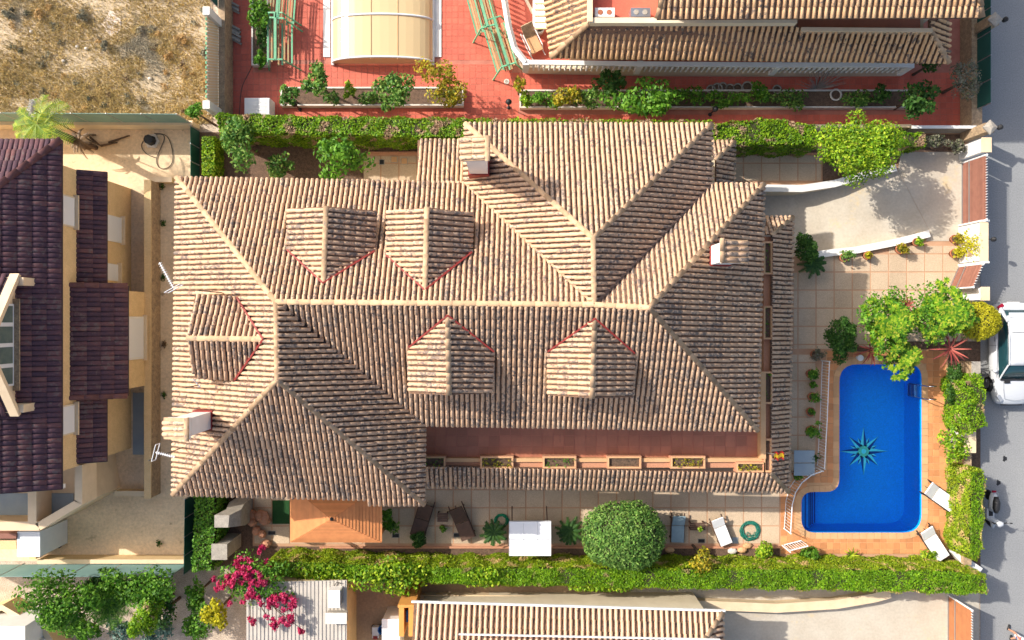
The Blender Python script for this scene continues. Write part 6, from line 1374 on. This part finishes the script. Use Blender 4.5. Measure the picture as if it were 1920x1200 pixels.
# ------------------------------------------------------------------ white car
def car():
    X, Yr, Yf = 23.02, .82, -3.92; L = Yr - Yf; t = thing('parked_car', 'white car parked beside the hedge, nose towards the bottom', 'car', (X, (Yr + Yf) / 2, 0))
    def loft(secs, cap=True):
        "secs: (s along length 0 rear..1 front, [(x, z) half profile from bottom centre-side up])"
        m = MB(); n = None
        for s, pr in secs:
            ring = [(X + x, Yr - s * L, z) for x, z in pr] + [(X - x, Yr - s * L, z) for x, z in reversed(pr)]; n = len(ring); m.v += ring
        for i in range(len(secs) - 1):
            for k in range(n):
                j = (k + 1) % n; m.f.append((i * n + k, i * n + j, (i + 1) * n + j, (i + 1) * n + k))
        if cap: m.f.append(tuple(range(n))[::-1]); m.f.append(tuple((len(secs) - 1) * n + k for k in range(n)))
        return m
    W = [(0, .62, .95), (.03, .80, 1.0), (.10, .90, 1.03), (.25, .94, 1.02), (.45, .95, 1.0), (.66, .95, .98), (.74, .93, .97), (.84, .90, .93), (.93, .84, .84), (.98, .72, .74), (1.0, .52, .62)]
    body = loft([(s, [(w * .86, .22), (w, .40), (w, .62), (w * .96, zt - .14), (w * .86, zt - .03), (w * .45, zt + .02)]) for s, w, zt in W]); b = part(t, 'body', body, M['carp'], True)
    b.modifiers.new('subdivision', 'SUBSURF').render_levels = 1
    G = [(.07, .66, .62, 1.02), (.16, .80, .66, 1.40), (.30, .83, .68, 1.52), (.45, .83, .69, 1.55), (.58, .82, .66, 1.50), (.64, .80, .62, 1.38), (.745, .80, .74, .99)]
    part(t, 'greenhouse_glass', loft([(s, [(wl, .92), (wl, .98), ((wl + wt) / 2, (zt + .98) / 2 + .02), (wt, zt - .04), (wt * .6, zt - .012)]) for s, wl, wt, zt in G]), M['cglass'], True)
    part(t, 'roof_panel', loft([(s, [(w, z - .05), (w * .98, z - .005), (w * .55, z + .025)]) for s, w, z in ((.13, .66, 1.35), (.20, .70, 1.46), (.30, .72, 1.54), (.45, .72, 1.57), (.575, .70, 1.53), (.605, .66, 1.47))]), M['carp'], True)
    for s in (-1, 1):
        P = lambda q, x, z: Vector((X + s * x, Yr - q * L, z))
        part(t, 'side_pillar', MB().tube([P(.745, .80, .98), P(.66, .75, 1.27), P(.60, .70, 1.48)], .035, 5), M['carp']); part(t, 'side_pillar', MB().tube([P(.06, .74, 1.0), P(.13, .75, 1.25), P(.19, .71, 1.45)], .075, 5), M['carp'])
        part(t, 'roof_rail', MB().tube([P(.2, .69, 1.49), P(.35, .72, 1.585), P(.5, .71, 1.585), P(.6, .67, 1.50)], .028, 5), M['carp']); part(t, 'door_sill_trim', MB().tube([P(.1, .90, 1.0), P(.4, .93, 1.0), P(.73, .93, .96)], .018, 4), M['alum'])
        mr = part(t, 'wing_mirror', MB().ell(P(.66, 1.03, 1.06), (.12, .09, .09), 10, 6), M['carp'], True)
        part(t, 'headlight', MB().bar(P(.955, .60, .80), P(.90, .80, .86), .14, .10), M['lens']); part(t, 'tail_light', MB().bar(P(.025, .62, .96), P(.06, .84, .93), .14, .09), M['red'])
        for q, turn in ((.19, 0), (.80, -.14)):
            c = P(q, .86 if q < .5 else .88, .35); m = MB(); m.lathe((0, 0, 0), [(.2, -.11), (.33, -.11), (.355, -.06), (.355, .06), (.33, .11), (.2, .11)], 20); T_ = Matrix.Translation(c) @ Matrix.Rotation(turn, 4, 'Z') @ Matrix.Rotation(math.pi / 2, 4, 'Y')
            m.v = [tuple(T_ @ Vector(v)) for v in m.v]; w = part(t, 'wheel', m, M['rubber'], True)
            rm = MB(); rm.lathe((0, 0, 0), [(.22, -.12), (.21, -.125)], 16)
            for k in range(5): rm.bar((0, 0, -.126 * 1), (.2 * math.cos(k * 1.2566), .2 * math.sin(k * 1.2566), -.126), .06, .03, Vector((0, 0, 1)))
            for k in range(5): rm.bar((0, 0, .126), (.2 * math.cos(k * 1.2566), .2 * math.sin(k * 1.2566), .126), .06, .03, Vector((0, 0, 1)))
            rm.lathe((0, 0, .0), [(.21, .115), (.22, .12)], 16); rm.v = [tuple(T_ @ Vector(v)) for v in rm.v]; part(w, 'rim', rm, M['alum'])
    part(t, 'bonnet_scoop', MB().box((X - .45, Yr - .77 * L, 1.0), (.26, .12, .02)), M['black']); part(t, 'grille', MB().box((X, Yf + .02, .58), (.9, .06, .16)), M['black']); part(t, 'windscreen_base', MB().bar((X - .74, Yr - .748 * L, 1.0), (X + .74, Yr - .748 * L, 1.0), .08, .03), M['black'])
    for s in (-1, 1):
        P = lambda q, x, z: Vector((X + s * x, Yr - q * L, z))
        part(t, 'bonnet_line', MB().tube([P(.75, .62, 1.0), P(.84, .60, .965), P(.93, .50, .885)], .008, 4), M['alum']); part(t, 'door_line', MB().tube([P(.42, .955, .5), P(.42, .95, .86), P(.42, .90, 1.0)], .006, 4), M['black']); part(t, 'door_line', MB().tube([P(.66, .955, .5), P(.66, .95, .86), P(.665, .88, .99)], .006, 4), M['black']); part(t, 'wiper', MB().bar(P(.735, .1, 1.03), P(.72, .6, 1.07), .02, .015), M['black']); part(t, 'door_handle', MB().bar(P(.38, .945, .87), P(.335, .945, .87), .03, .025), M['alum'])
    part(t, 'roof_seam', MB().tube([(X - .6, Yr - .29 * L, 1.565), (X, Yr - .29 * L, 1.585), (X + .6, Yr - .29 * L, 1.565)], .008, 4), M['black']); part(t, 'bonnet_front_line', MB().tube([(X - .5, Yr - .935 * L, .885), (X, Yr - .955 * L, .875), (X + .5, Yr - .935 * L, .885)], .008, 4), M['alum'])
    part(t, 'rear_spoiler', MB().box((X, Yr - .125 * L, 1.40), (1.25, .22, .04)), M['carp']); part(t, 'number_plate', MB().box((X, Yr - .005, .72), (.5, .03, .11)), M['white'])
car()
for k, (x, y, lb) in enumerate(((1884, 860, 'dark oil stain on the street above the scooter'), (1872, 905, 'small dark stain on the street beside the scooter'))):
    c = at(x, y); solo('street_patch', lb, 'stain', MB().poly([(c.x + .1 * (1 + .3 * math.sin(i * 2.3)) * math.cos(i * .6283), c.y + .13 * (1 + .3 * math.cos(i * 1.9)) * math.sin(i * .6283), .005) for i in range(10)]), M['black'])
# ------------------------------------------------------------------ scooter: rear at the top, front wheel lower right
c = at(1862, 955, .5); sc = thing('motor_scooter', 'white motor scooter with black seat parked by the hedge', 'scooter', (c.x, c.y, 0)); hd = Vector((-.02, -1, 0)).normalized(); hd = Vector((.02, -1, 0)).normalized(); sd2 = Vector((-hd.y, hd.x, 0)); c0 = Vector((c.x - .05, c.y, 0))
Q = lambda f, s, z: c0 + hd * f + sd2 * s + Vector((0, 0, z))
def wheel(m, p, ax, r=.24, w=.11):
    mm = MB(); mm.lathe((0, 0, 0), [(r * .5, -w / 2), (r * .9, -w / 2), (r, 0), (r * .9, w / 2), (r * .5, w / 2)], 16); q = ax.to_track_quat('Z', 'Y').to_matrix().to_4x4(); T_ = Matrix.Translation(p) @ q; mm.v = [tuple(T_ @ Vector(v)) for v in mm.v]; return mm
part(sc, 'rear_wheel', wheel(0, Q(-.62, 0, .25), sd2), M['rubber'], True); ax2 = (Matrix.Rotation(.5, 3, 'Z') @ sd2); part(sc, 'front_wheel', wheel(0, Q(.66, .02, .25), ax2), M['rubber'], True)
part(sc, 'rear_body', MB().tube([Q(-.80, 0, .62), Q(-.6, 0, .66), Q(-.25, 0, .60), Q(.02, 0, .45)], [.10, .19, .20, .14], 10), M['carp'], True); part(sc, 'tail_light', MB().box(Q(-.86, 0, .68), (.16, .1, .09)), M['red'])
part(sc, 'seat', MB().tube([Q(-.66, 0, .82), Q(-.4, 0, .85), Q(-.1, 0, .82), Q(.08, 0, .78)], [.10, .155, .15, .09], 10), M['black'], True); part(sc, 'footboard', MB().bar(Q(-.02, 0, .36), Q(.42, 0, .36), .34, .08), M['carp']); part(sc, 'foot_mat', MB().bar(Q(.05, 0, .41), Q(.33, 0, .41), .18, .02), M['black'])
part(sc, 'leg_shield', MB().hexa([Q(.42, -.22, .34), Q(.42, .22, .34), Q(.5, .2, .34), Q(.5, -.2, .34)], [Q(.5, -.17, .98), Q(.5, .17, .98), Q(.58, .15, .98), Q(.58, -.15, .98)]), M['carp']); part(sc, 'front_mudguard', MB().tube([Q(.5, 0, .42), Q(.68, .03, .52), Q(.86, .06, .42)], [.09, .11, .07], 8), M['carp'], True)
part(sc, 'handlebar', MB().tube([Q(.46, -.34, 1.02), Q(.52, -.15, 1.05), Q(.54, .15, 1.05), Q(.48, .34, 1.02)], .022, 6), M['black']); part(sc, 'handlebar_cowl', MB().ell(Q(.54, .02, 1.04), (.18, .13, .09), 10, 6), M['carp'], True); part(sc, 'headlight', MB().ell(Q(.64, .02, 1.0), (.09, .06, .08), 10, 6), M['lens'], True)
for s in (-1, 1): part(sc, 'mirror', MB().tube([Q(.52, s * .2, 1.06), Q(.45, s * .36, 1.25)], .01, 4).ell(Q(.45, s * .38, 1.27), (.07, .03, .05), 8, 5), M['black'])
part(sc, 'grab_rail', MB().tube([Q(-.6, -.14, .78), Q(-.84, -.1, .80), Q(-.84, .1, .80), Q(-.6, .14, .78)], .014, 5), M['alum']); part(sc, 'exhaust', MB().tube([Q(-.1, -.2, .25), Q(-.7, -.2, .28)], [.03, .05], 7), M['alum'])
# ------------------------------------------------------------------ person walking at the bottom right corner
def skin_body(name, parent, verts, edges, radii, root, m, sub=2):
    b = BASE[parent.name]; me = bpy.data.meshes.new(name); me.from_pydata([tuple(Vector(v) - b) for v in verts], edges, []); o = bpy.data.objects.new(name, me); COL.objects.link(o); o.parent = parent; me.materials.append(m)
    sk = o.modifiers.new('skin', 'SKIN'); sk.use_smooth_shade = True
    for i, r in enumerate(radii):
        me.skin_vertices[0].data[i].radius = (r, r) if not hasattr(r, '__len__') else r
    me.skin_vertices[0].data[root].use_root = True; o.modifiers.new('subdivision', 'SUBSURF').render_levels = sub; BASE[o.name] = b; return o
f0 = at(1882, 1180); pr_ = thing('person', 'person in a flowered outfit and black shoes walking in the street', 'person', (f0.x, f0.y, 0))
w = Vector((.35, 1, 0)).normalized(); l = Vector((-w.y, w.x, 0)); p = lambda f, s, z: Vector((f0.x + .25, f0.y - .1, 0)) + w * f + l * s + Vector((0, 0, z))
bv = [p(0, 0, .95), p(0, 0, 1.15), p(.02, 0, 1.38), p(.02, 0, 1.50), p(.05, 0, 1.60), p(.07, 0, 1.72),
      p(0, .10, .90), p(.12, .11, .50), p(.10, .11, .08), p(.26, .12, .05), p(0, -.10, .90), p(-.02, -.11, .50), p(-.28, -.11, .12), p(-.14, -.12, .05),
      p(.02, .19, 1.42), p(-.08, .24, 1.14), p(.05, .23, .92), p(.09, .22, .84), p(.02, -.19, 1.42), p(.10, -.24, 1.14), p(.28, -.22, 1.0), p(.33, -.21, .95)]
be = [(0, 1), (1, 2), (2, 3), (3, 4), (4, 5), (0, 6), (6, 7), (7, 8), (8, 9), (0, 10), (10, 11), (11, 12), (12, 13), (2, 14), (14, 15), (15, 16), (16, 17), (2, 18), (18, 19), (19, 20), (20, 21)]
br = [(.15, .11), (.13, .10), (.15, .11), .06, .08, .085, .095, .065, .045, .035, .095, .065, .045, .035, .055, .042, .032, .04, .055, .042, .032, .04]
skin_body('body', pr_, bv, be, br, 0, M['skin'])
fm2, fn, fl2, fb = _new('flowered_cloth'); rv_, ps_ = _rand(fn, fl2); vo = fn.new('ShaderNodeTexVoronoi'); vo.inputs['Scale'].default_value = 14; fl2.new(ps_, vo.inputs['Vector']); rr = _ramp(fn, [(0, (.75, .74, .76)), (.45, (.55, .10, .09)), (.6, (.78, .77, .78)), (.8, (.06, .09, .30)), (1, (.72, .72, .76))]); rr.color_ramp.interpolation = 'CONSTANT'
sx_ = fn.new('ShaderNodeSeparateColor'); fl2.new(vo.outputs['Color'], sx_.inputs[0]); fl2.new(sx_.outputs[0], rr.inputs[0]); fl2.new(rr.outputs[0], fb.inputs['Base Color']); fb.inputs['Roughness'].default_value = .85
skin_body('clothing', pr_, [p(0, 0, .97), p(0, 0, 1.18), p(.02, 0, 1.44), p(.01, .105, .86), p(.07, .11, .60), p(.0, -.105, .86), p(-.02, -.11, .60), p(.02, .2, 1.42), p(-.03, .235, 1.26), p(.02, -.2, 1.42), p(.07, -.235, 1.26)], [(0, 1), (1, 2), (0, 3), (3, 4), (0, 5), (5, 6), (2, 7), (7, 8), (2, 9), (9, 10)], [(.18, .135), (.16, .125), (.16, .12), .12, .11, .12, .11, .08, .07, .08, .07], 0, fm2)
for a, b in ((p(.06, .115, .05), p(.32, .12, .04)), (p(-.34, -.11, .10), p(-.12, -.12, .04))): part(pr_, 'shoe', MB().tube([a, a.lerp(b, .5) + Vector((0, 0, .02)), b], [.05, .055, .04], 8), M['black'], True)
hd_ = part(pr_, 'hair', MB().ell(p(.03, 0, 1.72), (.105, .11, .12), 12, 8), M['bark'], True)
hm_ = MB()
for s, base in ((1, p(.10, .22, .80)), (-1, p(.35, -.21, .91))):
    for k in range(4): hm_.tube([base + l * s * (-.03 + .02 * k), base + l * s * (-.03 + .02 * k) + w * .03 - Vector((0, 0, .05)), base + l * s * (-.03 + .02 * k) + w * .03 - Vector((0, 0, .09 - .006 * abs(k - 1)))], [.011, .010, .007], 5)
    hm_.tube([base - l * s * .02, base - l * s * .05 + w * .03 - Vector((0, 0, .03)), base - l * s * .055 + w * .04 - Vector((0, 0, .06))], [.012, .011, .008], 5)
part(pr_, 'fingers', hm_, M['skin'], True)
fc = MB().ell(p(.155, 0, 1.705), (.02, .02, .025), 8, 5)
for s in (-1, 1): fc.ell(p(.07, s * .088, 1.71), (.02, .02, .032), 8, 5)
part(pr_, 'nose_and_ears', fc, M['skin'], True); part(pr_, 'eyes', MB().ell(p(.142, .035, 1.735), (.012, .012, .01), 8, 5).ell(p(.142, -.035, 1.735), (.012, .012, .01), 8, 5), M['black'], True); part(pr_, 'mouth', MB().ell(p(.143, 0, 1.655), (.012, .028, .008), 8, 5), M['redp'], True)
